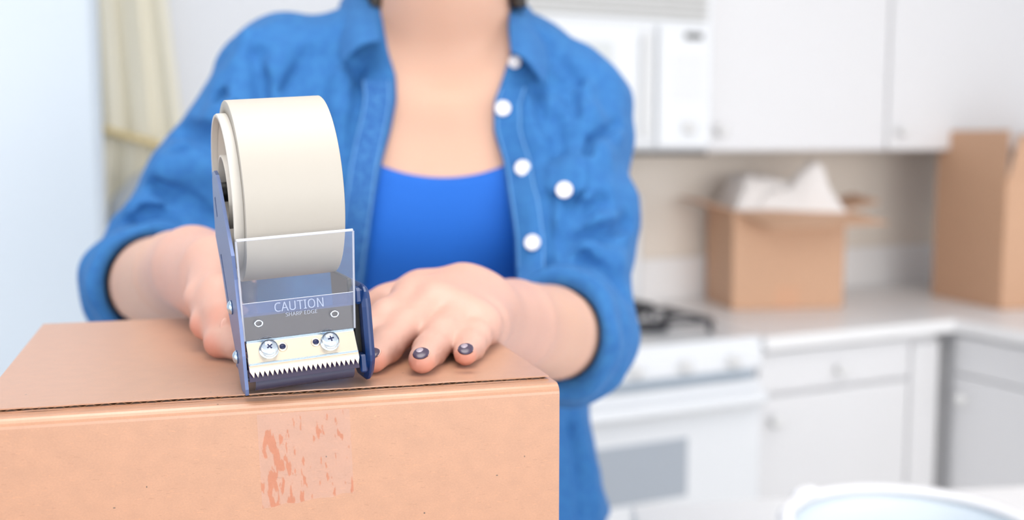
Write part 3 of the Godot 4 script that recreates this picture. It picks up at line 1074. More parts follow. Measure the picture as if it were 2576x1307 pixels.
func build_tape_gun() -> void:
	var o := at(627, 1007, 0.5535)
	o.y = BOXY + 0.0004
	var yaw := deg_to_rad(21.0)
	var roll := deg_to_rad(3.6)
	var u0 := Vector3(cos(yaw), 0, -sin(yaw))
	var u := u0 * cos(roll) + Vector3.UP * sin(roll)
	var vv := Vector3.UP * cos(roll) - u0 * sin(roll)
	gxf = Transform3D(Basis(u, vv, u.cross(vv)), o)
	var g := thing("tape_gun", "dark blue hand held tape gun with a clear guard and toothed blade", "tape dispenser", gxf)
	var mm := 0.001
	# the left side plate, a profile of (back, up), lying in the plane of -z and y
	var side := Transform3D(Basis(Vector3(0, 0, -mm), Vector3(0, mm, 0), Vector3(-mm, 0, 0)), Vector3(0, 0, 0))
	var pts := PackedVector2Array()
	for q in [[0, 0], [-1.2, 3], [-1, 19], [1, 38], [3, 55], [6, 66], [22, 84], [35, 99], [40, 103], [47, 105], [55, 104], [60, 100], [64, 90], [69, 70], [55, 55], [44, 37], [27, 18], [17, 3], [13, 0]]:
		pts.append(Vector2(q[0], q[1]))
	var holes := [[[50, 82], [54, 81], [56, 91], [52, 92]], [[32, 36], [37, 37], [53, 62], [49, 63]]]
	var pl := part("side_plate", plate_with_slots(pts, holes, side, 1.6), M.plate, g)
	for q in [[24, 39, 3.6], [20, 15, 3.4]]:
		part("rivet", Mb.new().dome(Transform3D(Basis(Vector3(0, 0, -1), Vector3.UP, Vector3(-1, 0, 0)), Vector3(-1.6 * mm, q[1] * mm, -q[0] * mm)), q[2] * mm, q[2] * mm, 2.4 * mm).done(), M.zinc, pl)
	# the right side, a thick moulding with a recess in its front
	var prof := PackedVector2Array()
	for q in [[11, 1.4], [7.5, 2.4], [3.4, 6.0], [0.2, 10.5], [-1.2, 13], [-1.6, 16], [-1.2, 40], [-0.5, 44], [1.0, 47.2], [3.6, 49.4], [7, 50.4], [12, 50.6], [50, 50], [62, 48], [70, 40], [66, 26], [40, 8], [22, 1.2]]:
		prof.append(Vector2(q[0], q[1]))
	var rx := Transform3D(Basis(Vector3(0, 0, -mm), Vector3(0, mm, 0), Vector3(mm, 0, 0)), Vector3(57.4 * mm, -4.4 * mm, 0))
	var rs := part("side_moulding", Mb.new().prism(prof, 4.6, rx, 1.8).done(), M.navy, g)
	part("recess", Mb.new().box(Vector3(3.4, 28, 14) * mm, Vector3(56.1, 23.6, -15) * mm, 0.4 * mm).done(), M.black, rs)
	part("moulding_lip", Mb.new().box(Vector3(4.4, 8.0, 12) * mm, Vector3(56.2, 41.0, -6.4) * mm, 1.4 * mm).done(), M.navy, rs)
	part("moulding_lip", Mb.new().box(Vector3(3.6, 9.0, 9) * mm, Vector3(56.2, 7.6, -4.6) * mm, 0.8 * mm).done(), M.navy, rs)
	part("inner_wall", Mb.new().box(Vector3(2.4, 44, 40) * mm, Vector3(54.2, 27, -30) * mm, 0.6 * mm).done(), M.black, rs)
	# the base between the sides, the dark sheet behind the teeth and the curved wiper below
	part("base_plate", Mb.new().box(Vector3(53.5, 2, 38) * mm, Vector3(26.9, 6, -26) * mm, 0.4 * mm).done(), M.navy, g)
	part("front_sheet", panel(Vector3(0.6, 6.5, 2.4) * mm, Vector3(53.2, 6.5, 2.4) * mm, Vector3(53.2, 20, -1.0) * mm, Vector3(0.6, 20, -1.0) * mm, 0.0012), M.dark_sheet, g)
	var wr := []
	for i in 13:
		var a := deg_to_rad(-12.0 + 100.0 * i / 12.0)
		var r := PackedVector3Array()
		for j in 9: r.append(Vector3(lerpf(3.4, 51.0, j / 8.0), 8.2 - 7.4 * sin(a) if i < 13 else 0.0, -5.5 + 7.4 * cos(a)) * mm)
		wr.append(r)
	part("wiper", Mb.new().sheet(wr, 0.0007).done(), M.wiper, g)
	part("spindle", Mb.new().tube([Vector3(0.2, 12, -14) * mm, Vector3(53, 12, -14) * mm], 0.003, 12).done(), M.black, g)
	# the blade: a strip of steel with teeth, leaning out at the bottom
	var lean := deg_to_rad(-33.0)
	var fx := Transform3D(Basis(Vector3(mm, 0, 0), Vector3(0, mm * cos(lean), mm * sin(lean)), Vector3(0, -mm * sin(lean), mm * cos(lean))), Vector3(0.8, 9.0, 5.6) * mm)
	var saw := PackedVector2Array()
	saw.append(Vector2(0, 9))
	saw.append(Vector2(0, 3.2))
	var nt := 23
	for i in nt:
		saw.append(Vector2((i + 0.5) * 52.4 / nt + (0.35 if i == 0 else 0.0), 0.0))
		if i < nt - 1: saw.append(Vector2((i + 1.0) * 52.4 / nt, 3.0))
	saw.append(Vector2(52.4, 3.2))
	saw.append(Vector2(52.4, 9))
	part("blade", Mb.new().prism(saw, 0.5, fx).done(), M.blade_steel, g)
	# the bracket that clamps it, with a folded lip above and below
	var br := part("bracket", Mb.new().box(Vector3(52.4, 11.6, 0.9), Vector3(26.2, 11.6, 0.95), 0.3, fx).done(), M.steel, g)
	part("bracket_fold", Mb.new().box(Vector3(52.4, 1.1, 1.2), Vector3(26.2, 6.3, 1.3), 0.4, fx).done(), M.zinc, br)
	part("bracket_fold", Mb.new().box(Vector3(52.4, 1.4, 1.5), Vector3(26.2, 17.8, 1.6), 0.5, fx).done(), M.zinc, br)
	for q in [[10.2, 12.6], [39.4, 12.6]]:
		var c := fx * Vector3(q[0], q[1], 1.4)
		var n := fx.basis.z.normalized()
		var sx := Transform3D(Basis(fx.basis.x.normalized(), fx.basis.y.normalized(), n), c)
		var sc := part("screw", Mb.new().lathe([Vector2(0.0004, 0), Vector2(4.6, 0), Vector2(4.6, 0.7), Vector2(3.3, 0.9), Vector2(3.3, 1.8), Vector2(4.3, 2.0), Vector2(4.35, 2.9), Vector2(3.9, 3.8), Vector2(2.9, 4.5), Vector2(1.5, 4.9), Vector2(0.0004, 5.0)], sx * Transform3D(Basis(Vector3.RIGHT, PI / 2).scaled(Vector3.ONE * mm), Vector3.ZERO), 32).done(), M.chrome, br)
		var cr := Mb.new()
		var cx := sx * Transform3D(Basis(Vector3(0, 0, 1), deg_to_rad(35.0 if q[0] < 20 else 10.0)).scaled(Vector3.ONE * mm), Vector3.ZERO)
		cr.box(Vector3(3.0, 0.75, 0.7), Vector3(0, 0, 4.75), 0.1, cx)
		cr.box(Vector3(0.75, 3.0, 0.7), Vector3(0, 0, 4.755), 0.1, cx)
		part("cross_slot", cr.done(), M.recess, sc)
	for q in [[16.8, 13.4], [32.8, 13.6]]:
		var hx := fx * Transform3D(Basis(Vector3.RIGHT, PI / 2), Vector3(q[0], q[1], 1.4))
		var ho := part("hole_rim", Mb.new().lathe([Vector2(1.5, 0), Vector2(2.4, 0), Vector2(2.2, 0.5), Vector2(1.5, 0.5)], hx, 20, true).done(), M.steel, br)
		part("hole", Mb.new().lathe([Vector2(0.0004, 0), Vector2(1.6, 0), Vector2(1.5, 0.45), Vector2(0.0004, 0.6)], hx, 20).done(), M.recess, ho)
	# the frame behind the guard
	part("back_plate", panel(Vector3(0.8, 20, -3.6) * mm, Vector3(53, 20, -3.6) * mm, Vector3(53, 37.5, -4.4) * mm, Vector3(0.8, 37.5, -4.4) * mm, 0.0012), M.backplate, g)
	for q in [[7.6, 33.4], [44.0, 33.6]]:
		part("eyelet", Mb.new().lathe([Vector2(1.5, 0), Vector2(2.1, 0), Vector2(2.1, 0.5), Vector2(1.5, 0.5)], Transform3D(Basis(Vector3.RIGHT, PI / 2).scaled(Vector3(1, 0.8, 1) * mm), Vector3(q[0], q[1], -1.6) * mm), 24, true).done(), M.chrome, g)
	# the clear guard: a thin sheet, with its cut edges and the raised warning
	var gu := part("guard", Mb.new().sheet([PackedVector3Array([Vector3(0.4, 25.5, -2.0) * mm, Vector3(53.4, 25.5, -2.0) * mm]), PackedVector3Array([Vector3(0, 50, 0.4) * mm, Vector3(54.4, 50, 0.4) * mm]), PackedVector3Array([Vector3(0, 73.6, 3.0) * mm, Vector3(55.2, 73.6, 3.0) * mm])], 0.00012).done(), M.clear, g)
	var edge := Mb.new()
	edge.box(Vector3(55.2, 1.3, 1.4) * mm, Vector3(27.6, 73.9, 3.0) * mm, 0.3 * mm)
	part("guard_edge", edge.done(), M.clear_edge, gu)
	for q in [[0.0, 0.4, 0.0], [55.2, 53.4, 1.0]]:
		part("guard_edge", Mb.new().tube([Vector3(q[1], 25.5, -2.0) * mm, Vector3(lerpf(q[0], q[1], 0.5), 50, 0.4) * mm, Vector3(q[0], 73.4, 3.0) * mm], 0.00055, 6).done(), M.clear_edge, gu)
	part("guard_fold", Mb.new().box(Vector3(54, 0.35, 0.4) * mm, Vector3(27, 43.6, -0.1) * mm, 0.1 * mm).done(), M.clear_edge, gu)
	part("inner_flap", panel(Vector3(0.9, 36.8, -2.1) * mm, Vector3(53.6, 36.8, -2.1) * mm, Vector3(54.0, 43.4, -1.4) * mm, Vector3(0.7, 43.4, -1.4) * mm, 0.0002), M.clear_blue, gu)
	var words := [["CAUTION", 4.4, 15.4, 38.6, 23.4], ["SHARP EDGE", 1.8, 20.4, 35.9, 15.0]]
	for q in words:
		var tx := TextMesh.new()
		var sf := SystemFont.new()
		sf.font_names = PackedStringArray(["Droid Sans"])
		tx.font = sf
		tx.text = q[0]
		tx.font_size = 48
		tx.pixel_size = 0.001
		tx.depth = 0.02
		tx.horizontal_alignment = HORIZONTAL_ALIGNMENT_LEFT
		var bb := tx.get_aabb()
		var k: float = q[4] * mm / bb.size.x
		var ky: float = q[1] * mm / bb.size.y
		var me := part("lettering", tx, M.letters, gu)
		me.position = Vector3(q[2] * mm - bb.position.x * k, (q[3] - 0.5) * mm - bb.position.y * ky, -0.25 * mm)
		me.scale = Vector3(k, ky, 0.02)
		me.rotation = Vector3(0, 0, 0)
	# the handle behind, gripped by the hand
	var tl := gxf.affine_inverse()
	var ha := [tl * at(640, 604, 0.70), tl * at(602, 690, 0.712), tl * at(600, 780, 0.700), tl * at(630, 858, 0.668)]
	part("grip", Mb.new().tube(spline(ha, 14), 0.0115, 16).done(), M.navy, g)
	part("neck_bar", Mb.new().tube([Vector3(30, 10, -42) * mm, tl * at(634, 856, 0.665) + Vector3(0, 0.004, 0)], 0.007, 12).done(), M.navy, g)
	part("neck_bar", Mb.new().tube([Vector3(30, 50, -88) * mm, tl * at(640, 602, 0.70)], 0.008, 12).done(), M.navy, g)
	part("arm_bridge", Mb.new().box(Vector3(36, 6, 4) * mm, Vector3(38, 50, -92) * mm, 1.5 * mm).done(), M.navy, g)
	part("hub_pin", Mb.new().tube([Vector3(-1.5, 94, -47) * mm, Vector3(20, 94, -47) * mm], 0.005, 14).done(), M.black, g)
	# the roll
	var rl := thing("tape_roll", "wide cream roll of packing tape mounted on the tape gun", "tape", gxf * Transform3D(Basis(Vector3(0, 0, 1), -PI / 2), Vector3(0, 94, -46) * mm))
	var R := 0.0455
	var W0 := 0.0060
	var W1 := 0.0533
	part("tape_winding", Mb.new().lathe([Vector2(0.0392, W0), Vector2(R - 0.0004, W0), Vector2(R, W0 + 0.0004), Vector2(R, (W0 + W1) / 2), Vector2(R, W1 - 0.0004), Vector2(R - 0.0004, W1), Vector2(0.0392, W1)], Transform3D(), 120, true).done(), M.tape, rl)
	part("core", Mb.new().lathe([Vector2(0.0366, 0.0014), Vector2(0.0386, 0.0012), Vector2(0.0391, 0.002), Vector2(0.0391, W1), Vector2(0.0366, W1)], Transform3D(), 96, true).done(), M.core, rl)
	part("hub", Mb.new().lathe([Vector2(0.0340, 0.0042), Vector2(0.0362, 0.0042), Vector2(0.0362, W1 - 0.004), Vector2(0.0340, W1 - 0.004)], Transform3D(), 72, true).done(), M.hub, rl)
	part("hub_disc", Mb.new().lathe([Vector2(0.007, 0.024), Vector2(0.0342, 0.024), Vector2(0.0342, 0.027), Vector2(0.007, 0.027)], Transform3D(), 64, true).done(), M.hub, rl)
	part("hub_collar", Mb.new().lathe([Vector2(0.0170, 0.002), Vector2(0.0186, 0.002), Vector2(0.0186, 0.026), Vector2(0.0170, 0.026)], Transform3D(), 48, true).done(), M.hub, rl)
	for i in 10:
		var a := TAU * i / 10
		part("hub_rib", Mb.new().box(Vector3(0.0165, 0.016, 0.0012), Vector3(0.0266, 0.017, 0), 0.0003, Transform3D(Basis(Vector3.UP, a), Vector3.ZERO)).done(), M.hub, rl)

func plate_with_slots(pts: PackedVector2Array, holes: Array, xf: Transform3D, th: float) -> ArrayMesh:
	# bridge each hole to the outline, so that one outline holds them all
	var m := Mb.new()
	var out := pts.duplicate()
	if Geometry2D.is_polygon_clockwise(out): out.reverse()
	for h in holes:
		var hp := PackedVector2Array()
		for q in h: hp.append(Vector2(q[0], q[1]))
		if not Geometry2D.is_polygon_clockwise(hp): hp.reverse()
		var best := [1e9, 0, 0]
		for i in out.size():
			for j in hp.size():
				var d := out[i].distance_to(hp[j])
				if d < best[0]: best = [d, i, j]
		var no := PackedVector2Array()
		for i in best[1] + 1: no.append(out[i])
		for j in hp.size() + 1: no.append(hp[(best[2] + j) % hp.size()] + (Vector2(0.004, 0.002) if j == hp.size() else Vector2.ZERO))
		no.append(out[best[1]] + Vector2(0.004, 0.002))
		for i in range(best[1] + 1, out.size()): no.append(out[i])
		out = no
	return m.prism(out, th, xf).done()

# ------------------------------------------------------------------ the person
func build_person() -> void:
	var base := at(1105, 1307, 1.27)
	var P := thing("person", "person in an open blue denim shirt leaning over the taped box", "person", Transform3D(Basis(), Vector3(base.x, 0, base.z)))
	var sh := -P.position
	# joints
	var shl := at(722, 205, 1.225)
	var shr := at(1432, 288, 1.225)
	var ell := at(372, 722, 1.115)
	var elr := at(1432, 848, 1.055)
	var wrl := at(486, 672, 0.83)
	var wrr := at(1206, 796, 0.775)
	var nb := at(1118, 170, 1.245)
	var skin := Mb.new()
	# --- torso, neck and head
	var t := Field.new()
	torso(t, -0.002, nb, shl, shr)
	t.chain([nb, at(1120, -20, 1.215), at(1118, -140, 1.2)], [0.060, 0.0545, 0.054], 0.03)
	for s in [[960, 300], [1275, 310]]: t.bone(at(1108 + (s[0] - 1108) * 0.25, 275, 1.175), at(s[0], s[1] - 50, 1.195), 0.011, 0.010, 0.03)
	t.bone(at(1118, -420, 1.24), at(1117, -370, 1.19), 0.078, 0.074, 0.03)
	t.bone(at(1117, -330, 1.13), at(1116, -205, 1.10), 0.058, 0.03, 0.04)
	t.bone(at(1050, -240, 1.17), at(1116, -200, 1.11), 0.03, 0.028, 0.03)
	t.bone(at(1185, -240, 1.17), at(1116, -200, 1.11), 0.03, 0.028, 0.03)
	t.bone(at(1116, -380, 1.065), at(1116, -315, 1.035), 0.008, 0.012, 0.015)
	t.bone(at(1095, -262, 1.06), at(1137, -262, 1.06), 0.008, 0.008, 0.008)
	for s in [-1, 1]:
		t.bone(at(1116 + s * 78, -385, 1.09), at(1116 + s * 74, -385, 1.085), 0.012, 0.012, 0.01, -1)
		t.bone(at(1116 + s * 195, -400, 1.215), at(1116 + s * 190, -330, 1.21), 0.014, 0.01, 0.008)
	t.net(at(760, 460, 1.36) + Vector3(-0.08, -0.06, -0.06), Vector3(0.16, 1.79, -0.93), 0.006, skin)
	# --- arms and hands
	var hl := Field.new()
	var hr := Field.new()
	var tips := []
	arm_right_hand(hl, ell, wrl, tips)
	arm_flat_hand(hr, elr, wrr, tips)
	hl.net(Vector3(-0.37, 1.245, -1.03), Vector3(-0.115, 1.385, -0.585), 0.0025, skin)
	hr.net(Vector3(-0.12, 1.18, -1.00), Vector3(0.10, 1.35, -0.54), 0.0025, skin)
	# skin colour: warm, pinker on the hands and at the finger ends
	var c0 := Color(0.67, 0.405, 0.295)
	var c1 := Color(0.62, 0.37, 0.30)
	var c2 := Color(0.66, 0.25, 0.17)
	for p in skin.v:
		var d := 1e9
		for q in tips: d = minf(d, p.distance_to(q))
		var c := c0.lerp(c1, smoothstep(-0.86, -0.76, p.z))
		skin.col.append(c.lerp(c2, 0.6 * smoothstep(0.014, 0.005, d)))
	for i in skin.v.size(): skin.v[i] += sh
	part("body", skin.done(), M.skin, P)
	# --- hair behind the neck and over the head
	var h := Field.new()
	h.bone(at(1118, -440, 1.27), at(1118, -420, 1.24), 0.095, 0.088, 0.03)
	h.bone(at(1000, -420, 1.27), at(935, -20, 1.29), 0.05, 0.024, 0.03)
	h.bone(at(935, -30, 1.29), at(925, 20, 1.275), 0.016, 0.010, 0.01)
	h.bone(at(1235, -420, 1.27), at(1280, -30, 1.275), 0.05, 0.016, 0.03)
	h.bone(at(1300, -60, 1.24), at(1307, 44, 1.19), 0.014, 0.006, 0.01)
	h.bone(at(944, -70, 1.23), at(949, 22, 1.20), 0.016, 0.007, 0.01)
	h.bone(at(1118, -300, 1.33), at(1118, -30, 1.33), 0.075, 0.05, 0.03)
	for s in [-1, 1]: h.bone(at(1116 + s * 60, -420, 1.07), at(1116 + s * 62, -420, 1.075), 0.07, 0.07, 0.01, -1)
	h.bone(at(1116, -300, 1.05), at(1116, -250, 1.05), 0.085, 0.08, 0.01, -1)
	h.amp = 0.002
	h.noise.frequency = 40.0
	var hm := Mb.new()
	h.net(at(860, 80, 1.45), Vector3(0.09, 1.83, -0.98), 0.006, hm)
	for i in hm.v.size(): hm.v[i] += sh
	part("hair", hm.done(), M.hair, P)
	build_clothes(P, sh, nb, shl, shr, ell, elr, wrl, wrr)
	build_nails(P, sh)

func torso(t: Field, g: float, nb: Vector3, shl: Vector3, shr: Vector3) -> void:
	t.bone(shl, at(960, 160, 1.245), 0.050 + g, 0.047 + g, 0.03)
	t.bone(shr, at(1280, 185, 1.245), 0.050 + g, 0.047 + g, 0.03)
	t.bone(at(960, 160, 1.245), at(1280, 185, 1.245), 0.047 + g, 0.047 + g, 0.03)
	t.bone(at(960, 330, 1.25), at(1270, 340, 1.25), 0.085 + g, 0.085 + g, 0.05)
	t.bone(at(1000, 500, 1.25), at(1240, 505, 1.25), 0.092 + g, 0.092 + g, 0.06)
	t.bone(at(990, 560, 1.20), at(1000, 570, 1.195), 0.060 + g, 0.058 + g, 0.05)
	t.bone(at(1240, 565, 1.20), at(1230, 572, 1.195), 0.060 + g, 0.058 + g, 0.05)
	t.bone(at(1030, 900, 1.27), at(1190, 900, 1.27), 0.082 + g, 0.082 + g, 0.07)
	t.bone(at(1030, 640, 1.26), at(1035, 900, 1.27), 0.088 + g, 0.082 + g, 0.06)
	t.bone(at(1200, 640, 1.26), at(1190, 900, 1.27), 0.088 + g, 0.082 + g, 0.06)

func arm_right_hand(f: Field, el: Vector3, wr: Vector3, tips: Array) -> void:
	# the arm on the left of the picture; its hand closes round the handle of the tape gun
	f.bone(el, el.lerp(wr, 0.30), 0.0395, 0.039, 0.004)
	f.bone(el.lerp(wr, 0.30), el.lerp(wr, 0.72), 0.039, 0.033, 0.004)
	f.bone(el.lerp(wr, 0.72), wr, 0.033, 0.027, 0.004)
	var m := [at(525, 668, 0.755), at(534, 716, 0.745), at(550, 766, 0.725), at(575, 805, 0.715)]
	for i in 4: f.bone(wr + Vector3(0, -0.004 * i + 0.004, 0), m[i], 0.021, [0.015, 0.014, 0.013, 0.0115][i], 0.009)
	f.bone(m[0], m[3], 0.013, 0.011, 0.01)
	f.bone(wr, at(560, 720, 0.75), 0.022, 0.020, 0.015)
	var fingers := [
		[m[0], at(506, 748, 0.702), at(552, 786, 0.672), at(600, 800, 0.680)],
		[m[1], at(522, 812, 0.680), at(568, 838, 0.660), at(612, 846, 0.668)],
		[m[2], on_box(556, 858, 0.0092), on_box(600, 866, 0.009), at(628, 868, 0.668)],
		[m[3], on_box(590, 850, 0.0082), on_box(612, 858, 0.0082), on_box(640, 845, 0.008)]]
	for i in 4:
		var r: float = [0.0094, 0.0092, 0.0088, 0.008][i]
		f.chain(fingers[i], [r + 0.002, r + 0.0002, r - 0.0006, r - 0.0018], 0.003)
		if i > 0: tips.append(fingers[i][1] + Vector3(-0.006, -0.004, 0.010))
	# thumb: down along the side of the handle
	var th := [wr + Vector3(0.012, 0.004, 0.012), at(536, 655, 0.752), at(554, 735, 0.690), at(566, 808, 0.660)]
	f.chain(th, [0.022, 0.0145, 0.0105, 0.0080], 0.006)
	tips.append(th[3])

func arm_flat_hand(f: Field, el: Vector3, wr: Vector3, tips: Array) -> void:
	# the arm on the right of the picture; its hand lies flat on the box
	f.bone(el, el.lerp(wr, 0.30), 0.0385, 0.0385, 0.004)
	f.bone(el.lerp(wr, 0.30), el.lerp(wr, 0.70), 0.0385, 0.0325, 0.004)
	f.bone(el.lerp(wr, 0.70), wr, 0.0325, 0.0265, 0.004)
	var m := [at(1040, 752, 0.715), at(1095, 762, 0.700), at(1155, 790, 0.695), at(1205, 818, 0.690)]
	var w2 := at(1168, 756, 0.765)
	for i in 4: f.bone(w2.lerp(wr, i * 0.3), m[i], 0.0205, [0.0125, 0.0125, 0.012, 0.0115][i], 0.012)
	f.bone(wr, at(1222, 818, 0.715), 0.022, 0.0135, 0.015)
	f.bone(m[0], m[3], 0.0115, 0.0105, 0.01)
	var fingers := [
		[m[0], at(975, 795, 0.675), at(930, 838, 0.655), on_box(900, 868, 0.008)],
		[m[1], at(1020, 822, 0.665), at(968, 872, 0.638), on_box(938, 902, 0.0075)],
		[m[2], at(1110, 842, 0.660), at(1082, 880, 0.637), on_box(1062, 904, 0.0075)],
		[m[3], at(1195, 848, 0.668), at(1182, 872, 0.650), on_box(1171, 890, 0.0068)]]
	for i in 4:
		var r: float = [0.0092, 0.0092, 0.009, 0.0080][i]
		f.chain(fingers[i], [r + 0.0018, r + 0.0006, r - 0.0002, r - 0.0016], 0.005)
		tips.append(fingers[i][3] + Vector3(0, -0.004, 0.007))
	var th := [at(1150, 745, 0.77), at(1060, 742, 0.762), at(975, 768, 0.745), on_box(890, 796, 0.010)]
	f.chain(th, [0.02, 0.0145, 0.0115, 0.0085], 0.010)
	tips.append(th[3] + Vector3(-0.005, 0, 0))

func build_nails(P: Node3D, sh: Vector3) -> void:
	# [nail place, towards the fingertip, outward]
	var q := [
		[on_box(936, 889, 0.0138), Vector3(-0.3, -0.4, 0.85), Vector3(-0.1, 0.92, 0.4), 1],
		[on_box(1060, 888, 0.0138), Vector3(-0.2, -0.4, 0.9), Vector3(0.0, 0.92, 0.4), 1],
		[on_box(1172, 877, 0.0124), Vector3(-0.15, -0.4, 0.9), Vector3(0.05, 0.92, 0.4), 1],
		[at(571, 822, 0.651), Vector3(0.1, -0.9, 0.4), Vector3(0.7, 0.2, 0.6), 0]]
	for n in q:
		var dir: Vector3 = n[1].normalized()
		var out: Vector3 = n[2].normalized()
		var x := dir.cross(out).normalized()
		var xf := Transform3D(Basis(x, dir, x.cross(dir)), n[0] + sh)
		if xf.basis.z.dot(out) < 0.0: xf.basis = Basis(-x, dir, (-x).cross(dir))
		var o := part("fingernail", Mb.new().dome(xf, 0.0044, 0.0056, 0.0012, 5, 20, 2.0).done(), M.nail, P)
		if n[3]:
			var chip := Transform3D(xf.basis, xf.origin + xf.basis.z * 0.0002 + xf.basis.y * 0.0003)
			part("nail_polish", Mb.new().dome(chip, 0.0042, 0.0052, 0.0013, 5, 20, 2.0).done(), M.polish, o)
			part("worn_patch", Mb.new().dome(Transform3D(xf.basis, chip.origin + xf.basis.x * 0.0008 - xf.basis.y * 0.0009 + xf.basis.z * 0.0006), 0.0022, 0.0028, 0.0009, 4, 14).done(), M.polish_worn, o)

func build_clothes(P: Node3D, sh: Vector3, nb: Vector3, shl: Vector3, shr: Vector3, ell: Vector3, elr: Vector3, wrl: Vector3, wrr: Vector3) -> void:
	# --- the tank top: the torso a little thicker, cut off along its neckline
	var tk := Field.new()
	torso(tk, 0.004, nb, shl, shr)
	tk.bone(at(1020, 1000, 1.28), at(1010, 1330, 1.29), 0.088, 0.10, 0.06)
	tk.bone(at(1205, 1000, 1.28), at(1215, 1330, 1.29), 0.088, 0.10, 0.06)
	tk.zmid = -2.0
	tk.y0 = at(1100, 1400, 1.15).y
	# a cut above the neckline: open where the height passes the line of the scoop
	var n := Mb.new()
	var top := at(1108, 440, 1.13).y
	tk.bone(at(1108, 15, 1.08), at(1108, 5, 1.30), 0.160, 0.160, 0.003, -1)
	tk.net(Vector3(-0.24, 0.95, -1.36), Vector3(0.10, 1.48, -0.95), 0.005, n)
	for i in n.v.size(): n.v[i] += sh
	part("tank_top", n.done(), M.tank, P)
	# --- the shirt
	var s := Field.new()
	torso(s, 0.011, nb, shl, shr)
	s.bone(at(1000, 900, 1.28), at(960, 1330, 1.29), 0.098, 0.125, 0.06)
	s.bone(at(1215, 900, 1.28), at(1255, 1330, 1.29), 0.098, 0.125, 0.06)
	s.bone(at(830, 420, 1.25), at(745, 900, 1.27), 0.072, 0.075, 0.05)
	s.bone(shl, shl.lerp(ell, 0.5), 0.060, 0.061, 0.03)
	s.bone(shl.lerp(ell, 0.5), ell, 0.061, 0.055, 0.02)
	s.bone(shr, shr.lerp(elr, 0.5), 0.057, 0.062, 0.03)
	s.bone(shr.lerp(elr, 0.5), elr, 0.062, 0.058, 0.02)
	var dl := (wrl - ell).normalized()
	var drr := (wrr - elr).normalized()
	var cl := ell + dl * 0.062
	var cr := elr + drr * 0.058
	s.bone(ell, cl + dl * 0.03, 0.055, 0.051, 0.02)
	s.bone(elr, cr + drr * 0.03, 0.057, 0.051, 0.02)
	# the open front: its edges by height
	s.zmid = nb.z + 0.005
	s.y0 = at(1100, 1320, 1.15).y
	var yt := at(1100, -80, 1.15).y
	var le := [[-80, 930], [20, 944], [110, 962], [190, 988], [250, 992], [310, 982], [420, 958], [560, 938], [740, 914], [1320, 900]]
	var re := [[-80, 1280], [60, 1277], [130, 1285], [190, 1264], [260, 1240], [330, 1241], [410, 1266], [600, 1296], [760, 1302], [1320, 1310]]
	var y := s.y0
	while y < yt:
		for k in 2:
			var e: Array = [le, re][k]
			var d := 1.135
			var x := 0.0
			for i in e.size() - 1:
				var ya := at(1100, e[i][0], d).y
				var yb := at(1100, e[i + 1][0], d).y
				if y <= ya and y >= yb:
					x = lerpf(at(e[i][1], e[i][0], d).x, at(e[i + 1][1], e[i + 1][0], d).x, smoothstep(0.0, 1.0, (ya - y) / (ya - yb)) * 0.3 + 0.7 * (ya - y) / (ya - yb))
			if k == 0: s.yl.append(x)
			else: s.yr.append(x)
		y += 0.004
	s.cuffs = [[cl, dl, 0.0420], [cr, drr, 0.0395]]
	s.amp = 0.005
	s.noise.seed = 3
	s.noise.frequency = 13.0
	s.noise.fractal_octaves = 2
	s.all()
	# folds: [strength, pixels...]; below zero a groove, above a ridge
	var folds := [
		[-7, 445, 383, 519, 373, 560, 385], [-6, 436, 484, 490, 520, 540, 577], [-6, 363, 529, 427, 534, 470, 560], [6, 400, 440, 480, 430, 545, 450],
		[-4, 668, 120, 672, 171, 668, 240], [6, 560, 200, 545, 300, 520, 380], [5, 470, 330, 540, 320, 600, 300], [-5, 330, 560, 380, 575, 450, 590], [5, 330, 540, 400, 560, 480, 590], [-5, 240, 640, 300, 600, 370, 585],
		[-6, 900, 180, 890, 300, 880, 420], [5, 860, 190, 850, 280, 845, 400], [-5, 780, 120, 740, 190, 700, 240], [4, 720, 120, 700, 180, 690, 260],
		[-6, 1369, 101, 1378, 160, 1387, 230], [-6, 1408, 147, 1432, 178, 1454, 205], [-6, 1350, 232, 1360, 280, 1372, 327], [-7, 1399, 294, 1402, 340, 1402, 395],
		[-6, 1555, 309, 1491, 352, 1476, 395], [-5, 1418, 214, 1435, 255, 1451, 294], [5, 1470, 220, 1480, 280, 1462, 330], [5, 1330, 240, 1345, 300, 1352, 360],
		[-7, 1597, 463, 1514, 507, 1455, 551], [6, 1590, 430, 1520, 470, 1460, 510], [-7, 1475, 654, 1553, 708, 1583, 752], [-8, 1401, 713, 1465, 698, 1534, 733, 1573, 796, 1583, 850],
		[-7, 1372, 498, 1367, 654, 1352, 723], [-7, 1440, 502, 1426, 596, 1382, 694], [6, 1400, 640, 1470, 620, 1560, 660], [6, 1410, 735, 1470, 722, 1530, 752], [5, 1420, 560, 1500, 560, 1575, 580],
		[-5, 1430, 1080, 1450, 1180, 1460, 1290], [5, 1450, 1060, 1480, 1180, 1500, 1290], [4, 620, 90, 600, 160, 570, 240]]
	folds += [[-10, 455, 322, 520, 345, 590, 352], [-10, 395, 468, 470, 508, 545, 565], [9, 420, 412, 480, 398, 540, 418], [-9, 300, 592, 360, 562, 430, 552], [8, 300, 556, 350, 532, 420, 515], [-9, 560, 250, 600, 300, 640, 330], [8, 600, 215, 560, 280, 540, 340], [-9, 640, 130, 655, 190, 660, 260], [9, 1545, 350, 1510, 400, 1470, 440], [-9, 1585, 560, 1520, 590, 1440, 600]]
	var bones := []
	var eye := Vector3(0, EYE, 0)
	for f in folds:
		var pp := []
		for i in range(1, f.size(), 2): pp.append(s.meet(eye, at(f[i], f[i + 1], 1.0)))
		for i in pp.size() - 1:
			if (pp[i] as Vector3).distance_to(pp[i + 1]) > 0.1: continue
			bones.append([pp[i], pp[i + 1], f[0]])
